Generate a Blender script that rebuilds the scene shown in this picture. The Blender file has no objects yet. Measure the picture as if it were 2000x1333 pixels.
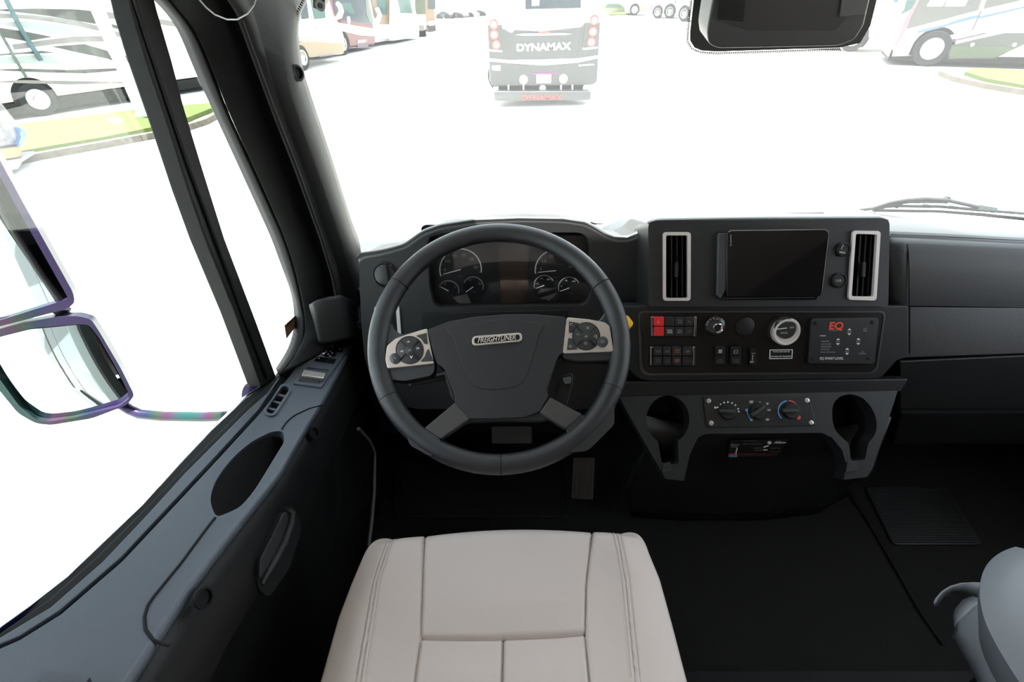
import bpy, bmesh, math, random
from mathutils import Vector, Matrix
from mathutils.geometry import tessellate_polygon
random.seed(4)
V = Vector
CZ = 2.4                                   # eye height above the lot
PITCH, ROLL, FPX = math.radians(36.3), math.radians(1.5), 944.0
# ------------------------------------------------------------------ camera, sky, sun, lamps, exposure
_f = V((0, math.cos(PITCH), -math.sin(PITCH))); _u = V((0, math.sin(PITCH), math.cos(PITCH))); _x = V((1, 0, 0))
_R = _x*math.cos(ROLL) - _u*math.sin(ROLL); _U = _u*math.cos(ROLL) + _x*math.sin(ROLL)
sc = bpy.context.scene
cam = bpy.data.objects.new('camera', bpy.data.cameras.new('camera')); sc.collection.objects.link(cam)
cam.data.sensor_width = 36; cam.data.lens = 36*FPX/2000; cam.data.clip_start = .02; cam.data.clip_end = 500
M = Matrix((_R, _U, -_f)).transposed().to_4x4(); M.translation = V((0, 0, CZ)); cam.matrix_world = M
sc.camera = cam
sc.view_settings.view_transform = 'Standard'; sc.view_settings.look = 'None'
sc.view_settings.gamma = 1; sc.view_settings.exposure = 0; sc.view_settings.use_curve_mapping = False
w = bpy.data.worlds.new('sky'); sc.world = w; w.use_nodes = True
bg = w.node_tree.nodes['Background']; bg.inputs[0].default_value = (.80, .90, 1, 1); bg.inputs[1].default_value = 4.5
def lamp(name, kind, loc, rot, energy, color=(1, 1, 1), **k):
    l = bpy.data.lights.new(name, kind); l.energy = energy; l.color = color
    for a, b in k.items(): setattr(l, a, b)
    o = bpy.data.objects.new(name, l); sc.collection.objects.link(o); o.location = loc; o.rotation_euler = rot
    return o
lamp('sun', 'SUN', (0, 0, 20), (math.radians(-4), math.radians(-7), 0), 38, (1, .97, .9), angle=.01)
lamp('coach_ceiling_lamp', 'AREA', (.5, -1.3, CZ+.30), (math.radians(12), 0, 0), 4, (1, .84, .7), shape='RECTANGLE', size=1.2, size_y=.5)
# ------------------------------------------------------------------ helpers
def ray(u, v):
    return _f + _R*((u-1000)/FPX) - _U*((v-666.5)/FPX)
def D(u, v, **k):
    d = ray(u, v); (ax, val), = k.items(); return d*(val/d['xyz'.index(ax)]) + V((0, 0, CZ))
def G(u, v): return D(u, v, z=-CZ)
class Fr:                                  # a plane of the real place: point, normal (towards the eye), in-plane axes
    def __init__(s, p, n, up=(0, 0, 1)):
        s.p = V(p); s.n = V(n).normalized(); s.x = V(up).cross(s.n).normalized(); s.y = s.n.cross(s.x)
    def at(s, u, v, h=0):
        d = ray(u, v); c = V((0, 0, CZ)); t = (s.p + s.n*h - c).dot(s.n)/d.dot(s.n); return c + d*t
    def px(s, pts, h=0): return [s.at(a, b, h) for a, b in pts]
    def off(s, h): return Fr(s.p+s.n*h, s.n, s.y)
def VF(g1, g2):                            # upright plane through two points of the ground
    a, b = G(*g1), G(*g2); d = (b-a).normalized(); n = V((d.y, -d.x, 0))
    if n.dot(V((0, 0, 0))-a) < 0: n = -n
    return Fr(a, n)
def FL(u, v, y, lean): return Fr(D(u, v, y=y), (0, -math.cos(math.radians(lean)), math.sin(math.radians(lean))))
MATS = {}
def mat(name, col, rough=.5, metal=0, spec=.5, bump=0, bscale=900, coat=0, col2=None, cscale=8, emit=0, sheen=0):
    if name in MATS: return MATS[name]
    m = bpy.data.materials.new(name); m.use_nodes = True; nt = m.node_tree; b = nt.nodes['Principled BSDF']
    b.inputs['Base Color'].default_value = (*col, 1); b.inputs['Roughness'].default_value = rough; b.inputs['Metallic'].default_value = metal
    b.inputs['Specular IOR Level'].default_value = spec; b.inputs['Coat Weight'].default_value = coat; b.inputs['Sheen Weight'].default_value = sheen
    if emit: b.inputs['Emission Color'].default_value = (*col, 1); b.inputs['Emission Strength'].default_value = emit
    tc = nt.nodes.new('ShaderNodeTexCoord')
    if bump:
        n = nt.nodes.new('ShaderNodeTexNoise'); n.inputs['Scale'].default_value = bscale; n.inputs['Detail'].default_value = 2
        nt.links.new(tc.outputs['Object'], n.inputs['Vector'])
        bp = nt.nodes.new('ShaderNodeBump'); bp.inputs['Strength'].default_value = bump; bp.inputs['Distance'].default_value = .001
        nt.links.new(n.outputs['Fac'], bp.inputs['Height']); nt.links.new(bp.outputs[0], b.inputs['Normal'])
    if col2:
        n = nt.nodes.new('ShaderNodeTexNoise'); n.inputs['Scale'].default_value = cscale; n.inputs['Detail'].default_value = 6
        nt.links.new(tc.outputs['Object'], n.inputs['Vector'])
        r = nt.nodes.new('ShaderNodeValToRGB'); r.color_ramp.elements[0].color = (*col, 1); r.color_ramp.elements[1].color = (*col2, 1)
        r.color_ramp.elements[0].position = .35; r.color_ramp.elements[1].position = .65
        nt.links.new(n.outputs['Fac'], r.inputs[0]); nt.links.new(r.outputs[0], b.inputs['Base Color'])
    MATS[name] = m; return m
def glassmat(name, tint, ior=1.45, veil=0):  # translucent share lays a pale glare haze over the view
    m = bpy.data.materials.new(name); m.use_nodes = True; nt = m.node_tree; nt.nodes.clear()
    o = nt.nodes.new('ShaderNodeOutputMaterial'); t = nt.nodes.new('ShaderNodeBsdfTransparent'); g = nt.nodes.new('ShaderNodeBsdfGlossy')
    t.inputs[0].default_value = (*tint, 1); g.inputs['Roughness'].default_value = .0
    lw = nt.nodes.new('ShaderNodeLayerWeight'); lw.inputs[0].default_value = .5
    pw = nt.nodes.new('ShaderNodeMath'); pw.operation = 'POWER'; pw.inputs[1].default_value = 5; nt.links.new(lw.outputs['Facing'], pw.inputs[0])
    fz = nt.nodes.new('ShaderNodeMath'); fz.operation = 'MULTIPLY_ADD'; fz.inputs[1].default_value = .5; fz.inputs[2].default_value = .03; nt.links.new(pw.outputs[0], fz.inputs[0]); mx = nt.nodes.new('ShaderNodeMixShader')
    nt.links.new(fz.outputs[0], mx.inputs[0]); nt.links.new(t.outputs[0], mx.inputs[1]); nt.links.new(g.outputs[0], mx.inputs[2])
    if veil:
        tl = nt.nodes.new('ShaderNodeBsdfTranslucent'); m2 = nt.nodes.new('ShaderNodeMixShader'); m2.inputs[0].default_value = veil
        nt.links.new(mx.outputs[0], m2.inputs[1]); nt.links.new(tl.outputs[0], m2.inputs[2]); mx = m2
    nt.links.new(mx.outputs[0], o.inputs[0]); return m
def painted_sheen(name):                       # iridescent polarised sheen painted into the colour of mirror shells and outer sill
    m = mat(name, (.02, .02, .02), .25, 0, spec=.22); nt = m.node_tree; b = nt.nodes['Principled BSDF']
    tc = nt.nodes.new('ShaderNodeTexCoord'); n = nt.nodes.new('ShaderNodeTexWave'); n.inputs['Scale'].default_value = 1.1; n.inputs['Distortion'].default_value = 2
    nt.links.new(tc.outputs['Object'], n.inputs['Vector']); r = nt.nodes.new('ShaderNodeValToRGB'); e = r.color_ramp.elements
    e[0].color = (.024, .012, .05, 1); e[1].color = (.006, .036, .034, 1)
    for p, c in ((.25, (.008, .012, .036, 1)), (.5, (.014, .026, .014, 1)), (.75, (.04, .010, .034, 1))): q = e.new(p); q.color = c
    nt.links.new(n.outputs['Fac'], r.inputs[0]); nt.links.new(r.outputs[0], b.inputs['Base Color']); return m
def link(name, me, m, parent=None, smooth=False, bevel=0, seg=3, ang=35, subsurf=0, solid=0, flat=False):
    me.materials.append(m); o = bpy.data.objects.new(name, me); sc.collection.objects.link(o)
    if (smooth or bevel) and not flat:
        me.shade_smooth()
        if not bevel: me.set_sharp_from_angle(angle=math.radians(smooth if smooth > 1 else 50))
    if subsurf: a = o.modifiers.new('s', 'SUBSURF'); a.levels = a.render_levels = subsurf
    if solid: a = o.modifiers.new('t', 'SOLIDIFY'); a.thickness = abs(solid); a.offset = -1 if solid > 0 else 1
    if bevel:
        a = o.modifiers.new('b', 'BEVEL'); a.width = bevel; a.segments = seg; a.limit_method = 'ANGLE'; a.angle_limit = math.radians(ang); a.harden_normals = not flat
    if parent: setpar(o, parent)
    return o
def setpar(o, parent):
    o.parent = parent
    if parent.type == 'EMPTY': o.matrix_parent_inverse = Matrix.Translation(-parent.location)
def mesh(name, vs, fs, m, parent=None, **k):
    me = bpy.data.meshes.new(name); me.from_pydata([tuple(v) for v in vs], [], fs)
    bm = bmesh.new(); bm.from_mesh(me); bmesh.ops.recalc_face_normals(bm, faces=bm.faces); bm.to_mesh(me); bm.free()
    return link(name, me, m, parent, **k)
def tag(o, label=None, cat=None, group=None, kind=None):
    for a, b in (('label', label), ('category', cat), ('group', group), ('kind', kind)):
        if b: o[a] = b
    return o
def thing(name, label, cat, loc, group=None, kind=None):
    o = bpy.data.objects.new(name, None); o.empty_display_size = .05; sc.collection.objects.link(o); o.location = loc
    return tag(o, label, cat, group, kind)
def prism(name, pts, vec, m, parent=None, bevel=0, holes=(), **k):
    """solid from a front outline (3-D points), pushed along vec; holes go right through"""
    loops = [list(map(V, pts))] + [list(map(V, h)) for h in holes]; vec = V(vec)
    tri = tessellate_polygon(loops); flat = [p for l in loops for p in l]; n = len(flat)
    vs = flat + [p+vec for p in flat]
    if len(loops) == 1: fs = [tuple(range(n)), tuple(range(2*n-1, n-1, -1))]
    else: fs = [tuple(t) for t in tri] + [tuple(i+n for i in reversed(t)) for t in tri]
    s = 0
    for l in loops:
        c = len(l); fs += [(s+i, s+(i+1) % c, s+(i+1) % c+n, s+i+n) for i in range(c)]; s += c
    return mesh(name, vs, fs, m, parent, bevel=bevel, flat=len(loops) > 1, **k)
def rnd(pts, r, n=5):                      # round the corners of a 2-D outline; r one number or one per corner
    out = []; L = len(pts); rr = r if isinstance(r, (list, tuple)) else [r]*L
    for i, p in enumerate(pts):
        a, b, c = V(pts[i-1]).to_2d(), V(p).to_2d(), V(pts[(i+1) % L]).to_2d()
        q = min(rr[i], (a-b).length*.49, (c-b).length*.49)
        if q <= 0: out.append(tuple(b)); continue
        s, e = b+(a-b).normalized()*q, b+(c-b).normalized()*q
        for k in range(n+1):
            t = k/n; out.append(tuple(s*(1-t)**2+b*2*t*(1-t)+e*t*t))
    return out
def rect(a, b, c, d): return [(a, b), (c, b), (c, d), (a, d)]
def circ(cx, cy, rx, ry=None, n=32, a0=0, a1=360, tilt=0):
    ry = ry or rx; o = []; full = abs(a1-a0) >= 360
    for i in range(n if full else n+1):
        a = math.radians(a0+(a1-a0)*i/n); x, y = rx*math.cos(a), -ry*math.sin(a); t = math.radians(tilt)
        o.append((cx+x*math.cos(t)-y*math.sin(t), cy+x*math.sin(t)+y*math.cos(t)))
    return o
def slab(name, fr, pts, h0, h1, m, parent=None, bevel=0, holes=(), **k):
    return prism(name, fr.px(pts, h1), -fr.n*(h1-h0), m, parent, bevel, [fr.px(h, h1) for h in holes], **k)
def tubemesh(pts, r, closed=False, res=12):
    pts = [V(p) for p in pts]; n = len(pts); rs = r if isinstance(r, (list, tuple)) else [r]*n
    vs, fs = [], []; prev = None
    for i, p in enumerate(pts):
        if closed: t = pts[(i+1) % n]-pts[i-1]
        else: t = pts[min(i+1, n-1)]-pts[max(i-1, 0)]
        t.normalize()
        if prev is None: a = t.orthogonal().normalized()
        else: a = (prev-t*prev.dot(t)).normalized()
        prev = a; b = t.cross(a)
        for k in range(res): an = 2*math.pi*k/res; vs.append(p+(a*math.cos(an)+b*math.sin(an))*rs[i])
    for i in range(n if closed else n-1):
        j = (i+1) % n
        for k in range(res): fs.append((i*res+k, i*res+(k+1) % res, j*res+(k+1) % res, j*res+k))
    if not closed: fs += [tuple(range(res)), tuple(range((n-1)*res, n*res))]
    return vs, fs
def tube(name, pts, r, m, parent=None, closed=False, res=12, **k):
    vs, fs = tubemesh(pts, r, closed, res); return mesh(name, vs, fs, m, parent, smooth=60, **k)
def multi(name, parts, m, parent=None, **k):       # several (verts, faces) as one mesh of one part
    vs, fs = [], []
    for a, b in parts:
        o = len(vs); vs += a; fs += [tuple(i+o for i in f) for f in b]
    return mesh(name, vs, fs, m, parent, **k)
def pr(fr, pts, h0, h1):
    n = len(pts); f = fr.px(pts, h1); return f+[p-fr.n*(h1-h0) for p in f], [tuple(range(n)), tuple(range(2*n-1, n-1, -1))]+[(i, (i+1) % n, (i+1) % n+n, i+n) for i in range(n)]
def lathe(name, c, n, prof, m, parent=None, res=40, **k):
    c = V(c); n = V(n).normalized(); a = n.orthogonal().normalized(); b = n.cross(a); vs, fs = [], []
    for r, h in prof:
        for i in range(res): t = 2*math.pi*i/res; vs.append(c+n*h+(a*math.cos(t)+b*math.sin(t))*r)
    for j in range(len(prof)-1):
        for i in range(res): fs.append((j*res+i, j*res+(i+1) % res, (j+1)*res+(i+1) % res, (j+1)*res+i))
    fs += [tuple(range(res)), tuple(range((len(prof)-1)*res, len(prof)*res))]
    return mesh(name, vs, fs, m, parent, smooth=k.pop('smooth', 35), **k)
def resample(pts, n):
    pts = [V(p) for p in pts]; L = [0]
    for a, b in zip(pts, pts[1:]): L.append(L[-1]+(b-a).length)
    out = []; j = 0
    for i in range(n):
        s = L[-1]*i/(n-1)
        while j < len(pts)-2 and L[j+1] < s: j += 1
        out.append(pts[j].lerp(pts[j+1], (s-L[j])/max(L[j+1]-L[j], 1e-9)))
    return out
def loft(name, rows, m, parent=None, n=0, solid=.004, smooth=60, close=False, sm=0, **k):
    if n: rows = [resample(r, n) for r in rows]
    for _ in range(sm):
        rows = [[r[0]]+[r[i-1]*.25+r[i]*.5+r[i+1]*.25 for i in range(1, len(r)-1)]+[r[-1]] for r in rows]
    c = len(rows[0]); vs = [p for r in rows for p in r]; R = len(rows)
    fs = [(i*c+j, i*c+j+1, (i+1) % R*c+j+1, (i+1) % R*c+j) for i in range(R if close else R-1) for j in range(c-1)]
    return mesh(name, vs, fs, m, parent, smooth=smooth, solid=solid, **k)
def X(pts, x): return [D(u, v, x=x) for u, v in pts]
def Y(pts, y): return [D(u, v, y=y) for u, v in pts]
def dome(name, fr, pts, h0, h1, bulge, m, parent=None, rings=7, ball=False, **k):      # cushion-topped button or lens on an outline
    if ball: pts = [(p.x, p.y) for p in resample([V((*q, 0)) for q in list(pts)+[pts[0]]], 97)[:-1]]
    f = [fr.px(pts, h1)]; c = sum(f[0], V((0, 0, 0)))/len(pts); n = len(pts); vs = [p-fr.n*(h1-h0) for p in f[0]]; fs = []
    for i in range(rings):
        q = 1-i/rings; vs += [c+(p-c)*q+fr.n*(bulge*(1-((p-c).length*q/.13)**2) if ball else bulge*(1-q*q)) for p in f[0]]
    vs.append(c+fr.n*bulge); R = rings+1
    for i in range(R-1):
        for j in range(n): fs.append((i*n+j, i*n+(j+1) % n, (i+1)*n+(j+1) % n, (i+1)*n+j))
    fs += [((R-1)*n+j, (R-1)*n+(j+1) % n, R*n) for j in range(n)]; fs.append(tuple(range(n)))
    return mesh(name, vs, fs, m, parent, smooth=50, **k)
def text(name, s, fr, a, b, hpx, m, parent=None, h=.0006, ext=.0004, shear=0, bold=0):
    """writing on a surface: baseline from pixel a to b, hpx tall"""
    cu = bpy.data.curves.new('t', 'FONT'); cu.body = s; cu.size = 1; cu.extrude = .5; cu.shear = shear; cu.offset = bold; cu.resolution_u = 3
    o = bpy.data.objects.new('t', cu); me = bpy.data.meshes.new_from_object(o); bpy.data.objects.remove(o); bpy.data.curves.remove(cu)
    xs = [v.co.x for v in me.vertices]; ys = [v.co.y for v in me.vertices]; x0, x1, y0, y1 = min(xs), max(xs), 0, max(ys)
    A, B = fr.at(*a, h), fr.at(*b, h); ex = B-A; ey = fr.n.cross(ex).normalized()
    up = fr.at(a[0], a[1]-hpx, h)-A; hh = abs(up.dot(ey)) if abs(b[0]-a[0]) > abs(b[1]-a[1]) else hpx*(fr.at(a[0]+1, a[1], h)-A).length
    for v in me.vertices:
        q = v.co.copy(); v.co = A+ex*((q.x-x0)/(x1-x0))+ey*(hh*q.y/y1)+fr.n*(q.z*2*ext)
    return link(name, me, m, parent)
def box(name, c, s, m, parent=None, rot=None, bevel=0, **k):
    R_ = rot or Matrix.Identity(3); vs = [V(c)+R_ @ V((sx*s[0]/2, sy*s[1]/2, sz*s[2]/2)) for sx in (-1, 1) for sy in (-1, 1) for sz in (-1, 1)]
    return mesh(name, vs, [(0, 1, 3, 2), (4, 6, 7, 5), (0, 4, 5, 1), (2, 3, 7, 6), (0, 2, 6, 4), (1, 5, 7, 3)], m, parent, bevel=bevel, **k)
# ------------------------------------------------------------------ materials
PL = mat('charcoal_plastic', (.015, .015, .0155), .48, spec=.35, bump=.35)
PLD = mat('black_plastic', (.007, .007, .007), .5, spec=.3, bump=.3)
DOORP = mat('slate_plastic', (.046, .054, .070), .42, spec=.5, bump=.4)
PLT = mat('dash_top_glare', (.035, .036, .038), .36, spec=.9, bump=.2)  # lighter, glossier dash plastic; the glare on top is lifted into the colour
PIL = mat('pillar_plastic', (.009, .0088, .0085), .62, spec=.16, bump=.3)
PILD = mat('pillar_black', (.006, .006, .006), .75, spec=.12)
BLK = mat('soft_black', (.006, .006, .006), .7, spec=.2)
GLOSS = mat('gloss_black', (.006, .006, .007), .08, spec=.5)
SATIN = mat('satin_silver', (.55, .50, .47), .35, .85)
BEZ = mat('bezel_silver', (.62, .57, .54), .45, .25)
CHROME = mat('chrome', (.8, .8, .82), .12, 1)
LEATHER = mat('wheel_leather', (.010, .011, .013), .36, spec=.5, bump=.5, bscale=1400)
HUBM = mat('hub_plastic', (.012, .0125, .0145), .42, spec=.4, bump=.45, bscale=1500)
SEAT = mat('seat_leather', (.55, .47, .435), .42, spec=.4, bump=.35, bscale=700)
SEATG = mat('seat_leather_grey', (.19, .20, .22), .45, spec=.4, bump=.3, bscale=700)
THREAD = mat('thread', (.40, .36, .34), .7)
CARPET = mat('cab_carpet', (.011, .011, .0105), .95, spec=.1, bump=1, bscale=500, col2=(.016, .0155, .015), cscale=300)
RUB = mat('ribbed_rubber', (.012, .012, .012), .4, spec=.5)
WHT = mat('print_white', (.75, .75, .75), .6)
GRYT = mat('print_grey', (.28, .28, .28), .6)
DIM = mat('print_dim', (.10, .10, .10), .6)
RED = mat('switch_red', (.65, .02, .02), .4)
ORG = mat('print_orange', (.75, .07, .02), .5)
AMB = mat('print_amber', (.6, .2, .08), .6)
BLUE = mat('print_blue', (.08, .3, .55), .6)
PRED = mat('print_red', (.55, .06, .05), .6)
YEL = mat('lever_yellow', (.8, .45, .02), .5)
GLASS = glassmat('window_glass', (.93, .97, .96)); WGLASS = glassmat('windshield_glass', (.95, .97, .96), veil=.020)
MIRR = mat('mirror_glass', (.38, .42, .43), .01, 1)
SHEEN = painted_sheen('painted_sheen_black')
PAPER = mat('brown_label', (.20, .09, .045), .7)
CONC = mat('concrete', (.50, .49, .46), .9, spec=.2, col2=(.56, .55, .53), cscale=3)
CURB = mat('curb_concrete', (.060, .050, .042), .9, spec=.2, col2=(.085, .074, .064), cscale=9)
GRASS = mat('grass_green', (.046, .070, .016), .9, spec=.1, col2=(.066, .078, .030), cscale=14)
RVW = mat('coach_white', (.62, .62, .58), .25, spec=.5)
RVD = mat('coach_charcoal', (.05, .05, .044), .3, spec=.4)
RVG = mat('coach_grey', (.14, .125, .12), .3, spec=.4)
RVS = mat('coach_silver', (.22, .235, .23), .3, spec=.4)
RVB = mat('coach_blue', (.05, .09, .22), .3, spec=.4)
RVR = mat('coach_maroon', (.075, .007, .010), .3, spec=.4)
RVGOLD = mat('coach_gold', (.14, .10, .05), .35, spec=.4)
RVBR = mat('coach_tan', (.12, .07, .04), .35, spec=.4)
TRK = mat('truck_grey', (.05, .05, .05), .35, spec=.3)
TINT = mat('tinted_glass', (.012, .02, .03), .15, spec=.3)
TEAL = mat('teal_reflecting_glass', (.02, .055, .05), .12, spec=.4)
TYRE = mat('tyre_rubber', (.018, .018, .02), .8, spec=.2)
HUBC = mat('wheel_alloy', (.45, .45, .42), .3, .6)
TLR = mat('tail_lamp_red', (.6, .05, .04), .3)
# ================================================================== the lot outside
g_ = prism('ground', [(-90, -40, 0), (90, -40, 0), (90, 160, 0), (-90, 160, 0)], (0, 0, -.1), CONC); tag(g_, 'pale sunlit concrete lot', None, kind='structure')
def gpoly(name, pts, z0, z1, m, bevel=0):
    return prism(name, [D(u, v, z=-CZ+z1) for u, v in pts], (0, 0, z0-z1), m, None, bevel)
NEARG = [(35, 242), (263, 214), (417, 200), (421, 208), (371, 228), (329, 242), (200, 268), (74, 289), (-80, 316), (-80, 262)]
tag(gpoly('grass_verge', NEARG, 0, .10, GRASS), 'strip of bright green grass around the pale lamp post', 'grass', kind='stuff')
FARG = [(1885, 140), (1900, 133), (1950, 134), (2060, 140), (2060, 172), (2000, 166), (1930, 154)]
tag(gpoly('grass_verge', FARG, 0, .10, GRASS), 'pale green grass patch below the white and blue coach', 'grass', kind='stuff')
def curbrun(pts, label):
    P = [V((p.x, p.y, 0)) for p in resample([D(u, v, z=-CZ+.12) for u, v in pts], 40)]; vs, fs = [], []
    for i, p in enumerate(P):
        t = (P[min(i+1, 39)]-P[max(i-1, 0)]).normalized(); s = V((-t.y, t.x, 0))
        vs += [p-s*.09, p-s*.08+V((0, 0, .12)), p+s*.08+V((0, 0, .12)), p+s*.09]
    fs = [(i*4+k, i*4+(k+1) % 4, i*4+4+(k+1) % 4, i*4+4+k) for i in range(39) for k in range(4)]
    tag(mesh('curb', vs, fs, CURB), label, 'curb')
curbrun([(-60, 326), (63, 300), (200, 276), (336, 251), (395, 233), (430, 215), (440, 203)], 'low concrete curb edging the grass beside the lamp post')
curbrun([(1840, 138), (1870, 150), (1930, 163), (2000, 174), (2080, 184)], 'low concrete curb at the right edge beside the far grass patch')
pb = G(285, 235)
t = thing('lamp_post', 'pale round lamp post standing in the grass strip', 'post', pb)
lathe('pole', pb+V((0, 0, .08)), (0, 0, 1), [(.135, 0), (.125, 3), (.11, 7)], mat('post_paint', (.50, .49, .46), .6), t)
lathe('base_collar', pb+V((0, 0, .08)), (0, 0, 1), [(.17, 0), (.17, .08), (.14, .1)], CONC, t)
tag(prism('paver', [D(u, v, z=-CZ+.13) for u, v in circ(225, 234, 14, 4)], (0, 0, -.04), CONC), 'small pale slab lying in the grass beside the lamp post', 'slab')

def vwheel(parent, fr, u, v, r, h=.0, wdt=.3, nuts=0):
    c = fr.at(u, v); c.z = r; c = c+fr.n*h
    ty = lathe('tyre', c-fr.n*wdt, fr.n, [(r*.6, 0), (r*.97, .02), (r, .06), (r, wdt-.06), (r*.95, wdt-.01), (r*.62, wdt), (r*.60, wdt-.03)], TYRE, parent)
    hb = lathe('hub', c, fr.n, [(r*.6, -.05), (r*.6, .01), (r*.55, .015), (r*.50, -.03), (r*.25, -.02), (r*.2, .03), (.01, .035)], HUBC, ty)
    if nuts:
        for a in [k*math.pi/4 for k in range(8)]: q = c+fr.x*math.cos(a)*r*.36+fr.y*math.sin(a)*r*.36; tube('lug_nut', [q-fr.n*.04, q], .02, CHROME, ty, res=6)
def hull(parent, fr, u0, u1, z0, z1, depth, m, bevel=.08, vref=100, name='body', holes=()):
    a = fr.at(u0, vref); b = fr.at(u1, vref); pts = [V((a.x, a.y, z0)), V((b.x, b.y, z0)), V((b.x, b.y, z1)), V((a.x, a.y, z1))]
    return prism(name, pts, -fr.n*depth, m, parent, bevel)
def arch(parent, fr, u, v, r):
    c = fr.at(u, v); c.z = r
    pts = [c+(fr.x*math.cos(a)+fr.y*math.sin(a))*r*1.05 for a in [math.pi*k/16 for k in range(17)]]
    e = pts[-1].copy(); e.z = .3; s = pts[0].copy(); s.z = .3
    prism('wheel_arch', [p+fr.n*.006 for p in [s]+pts+[e]], -fr.n*.02, BLK, parent)
def feats(parent, fr, L):
    for i, (nm, pts, m) in enumerate(L): slab(nm, fr, pts, -.012, .012+.0015*i, m, parent)

# big striped coach on the left
F1 = VF((80, 228), (400, 178))
t = thing('motorhome', 'large white motorhome with charcoal and grey swoosh stripes beyond the grass', 'motorhome', G(80, 228))
hull(t, F1, -420, 520, .38, 3.75, 2.5, RVW)
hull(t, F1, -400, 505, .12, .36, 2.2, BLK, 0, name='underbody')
def Z(l): return [(x/5.333, y/5.333) for x, y in l]
feats(t, F1, [
 ('stripe', Z([(-400, 100), (0, 98), (350, 90), (800, 98), (960, 115), (1000, 250), (850, 225), (500, 165), (160, 125), (0, 112), (-400, 112)]), RVD),
 ('stripe', Z([(1090, 122), (1400, 155), (1760, 215), (2300, 300), (2300, 340), (1760, 270), (1420, 215), (1110, 192)]), RVG),
 ('stripe', Z([(0, 140), (350, 160), (750, 205), (1040, 275), (1040, 325), (800, 270), (450, 215), (180, 190), (0, 192)]), RVG),
 ('stripe', Z([(0, 235), (250, 225), (600, 255), (1050, 340), (1060, 362), (700, 382), (400, 320), (0, 255)]), RVS),
 ('stripe', Z([(0, 290), (270, 330), (550, 385), (330, 420), (290, 432), (60, 392), (0, 360)]), RVD),
 ('stripe', Z([(130, 465), (450, 420), (750, 385), (1080, 375), (1100, 432), (800, 440), (520, 468), (150, 520)]), RVG),
 ('stripe', Z([(540, 485), (880, 460), (1120, 530), (1180, 635), (1120, 612), (800, 545)]), RVD),
 ('stripe', Z([(1140, 245), (1450, 325), (1460, 362), (1160, 285)]), RVD),
 ('stripe', Z([(1180, 320), (1470, 400), (1480, 440), (1200, 375)]), RVG),
 ('stripe', Z([(1240, 445), (1490, 460), (1500, 520), (1250, 512)]), RVS),
 ('stripe', Z([(1290, 575), (1540, 635), (1550, 680), (1320, 650)]), RVD),
 ('stripe', Z([(1300, 515), (1500, 530), (1510, 560), (1330, 535)]), RVG),
 ('stripe', Z([(0, 600), (450, 575), (800, 605), (1180, 660), (600, 665), (0, 662)]), RVS),
 ('stripe', Z([(0, 565), (440, 530), (580, 550), (250, 562), (0, 578)]), RVD),
 ('stripe', Z([(0, 722), (300, 718), (700, 730), (1230, 712), (1240, 735), (900, 765), (450, 755), (0, 735)]), RVD),
 ('stripe', Z([(1360, 720), (1560, 705), (1580, 760), (1380, 768)]), RVD),
 ('stripe', Z([(1400, 775), (1600, 765), (1610, 850), (1420, 855)]), RVS),
 ('stripe', Z([(0, 850), (250, 835), (700, 845), (1300, 855), (1300, 868), (700, 880), (250, 868), (0, 858)]), RVG),
 ('window', Z([(-900, -900), (900, -700), (900, -420), (-900, -480)]), TINT),
])
tube('awning_arm', [F1.at(10, -5, .14), F1.at(40, 55, .14), F1.at(80, 118, .10)], .05, mat('teal_awning', (.03, .07, .08), .5), t)
tube('awning_strut', [F1.at(0, 62, .12), F1.at(24, 105, .10), F1.at(52, 152, .04)], .03, mat('strut_grey', (.05, .06, .05), .5), t)
arch(t, F1, 74, 199, .42); vwheel(t, F1, 76, 199, .38, .04, nuts=1)
# nose of a wrapped vehicle at the far left
F2 = VF((20, 342), (60, 322))
t = thing('van', 'gold-trimmed van nose under crumpled grey wrap at the left edge', 'van', G(20, 342))
def Z2(l): return [(x/5.332, 150+y/5.332) for x, y in l]
CRIN = mat('crumpled_wrap', (.05, .045, .055), .35, spec=.6, bump=1, bscale=8, col2=(.14, .13, .16), cscale=7)
slab('hood', F2, Z2([(-700, 60), (0, 210), (60, 280), (130, 370), (200, 460), (240, 560), (235, 640), (210, 730), (0, 770), (-700, 800)]), -1.6, 0, CRIN, t, bevel=.15)
slab('fender', F2, Z2([(-700, 790), (0, 745), (225, 715), (245, 800), (235, 855), (0, 885), (-700, 930)]), -1.5, .05, RVGOLD, t, bevel=.05)
slab('headlamp', F2, Z2([(205, 520), (250, 540), (285, 600), (270, 680), (235, 720), (205, 700), (235, 640), (235, 570)]), -.4, .08, mat('blue_lamp', (.05, .12, .28), .2), t, bevel=.02)
slab('bumper', F2, Z2([(-700, 920), (0, 880), (225, 850), (360, 770), (380, 800), (240, 890), (200, 960), (90, 990), (-700, 1040)]), -1.4, .1, mat('lilac_bumper', (.16, .14, .2), .4), t, bevel=.04)
vwheel(t, F2, -140, 350, .34, .02, .22)

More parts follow.
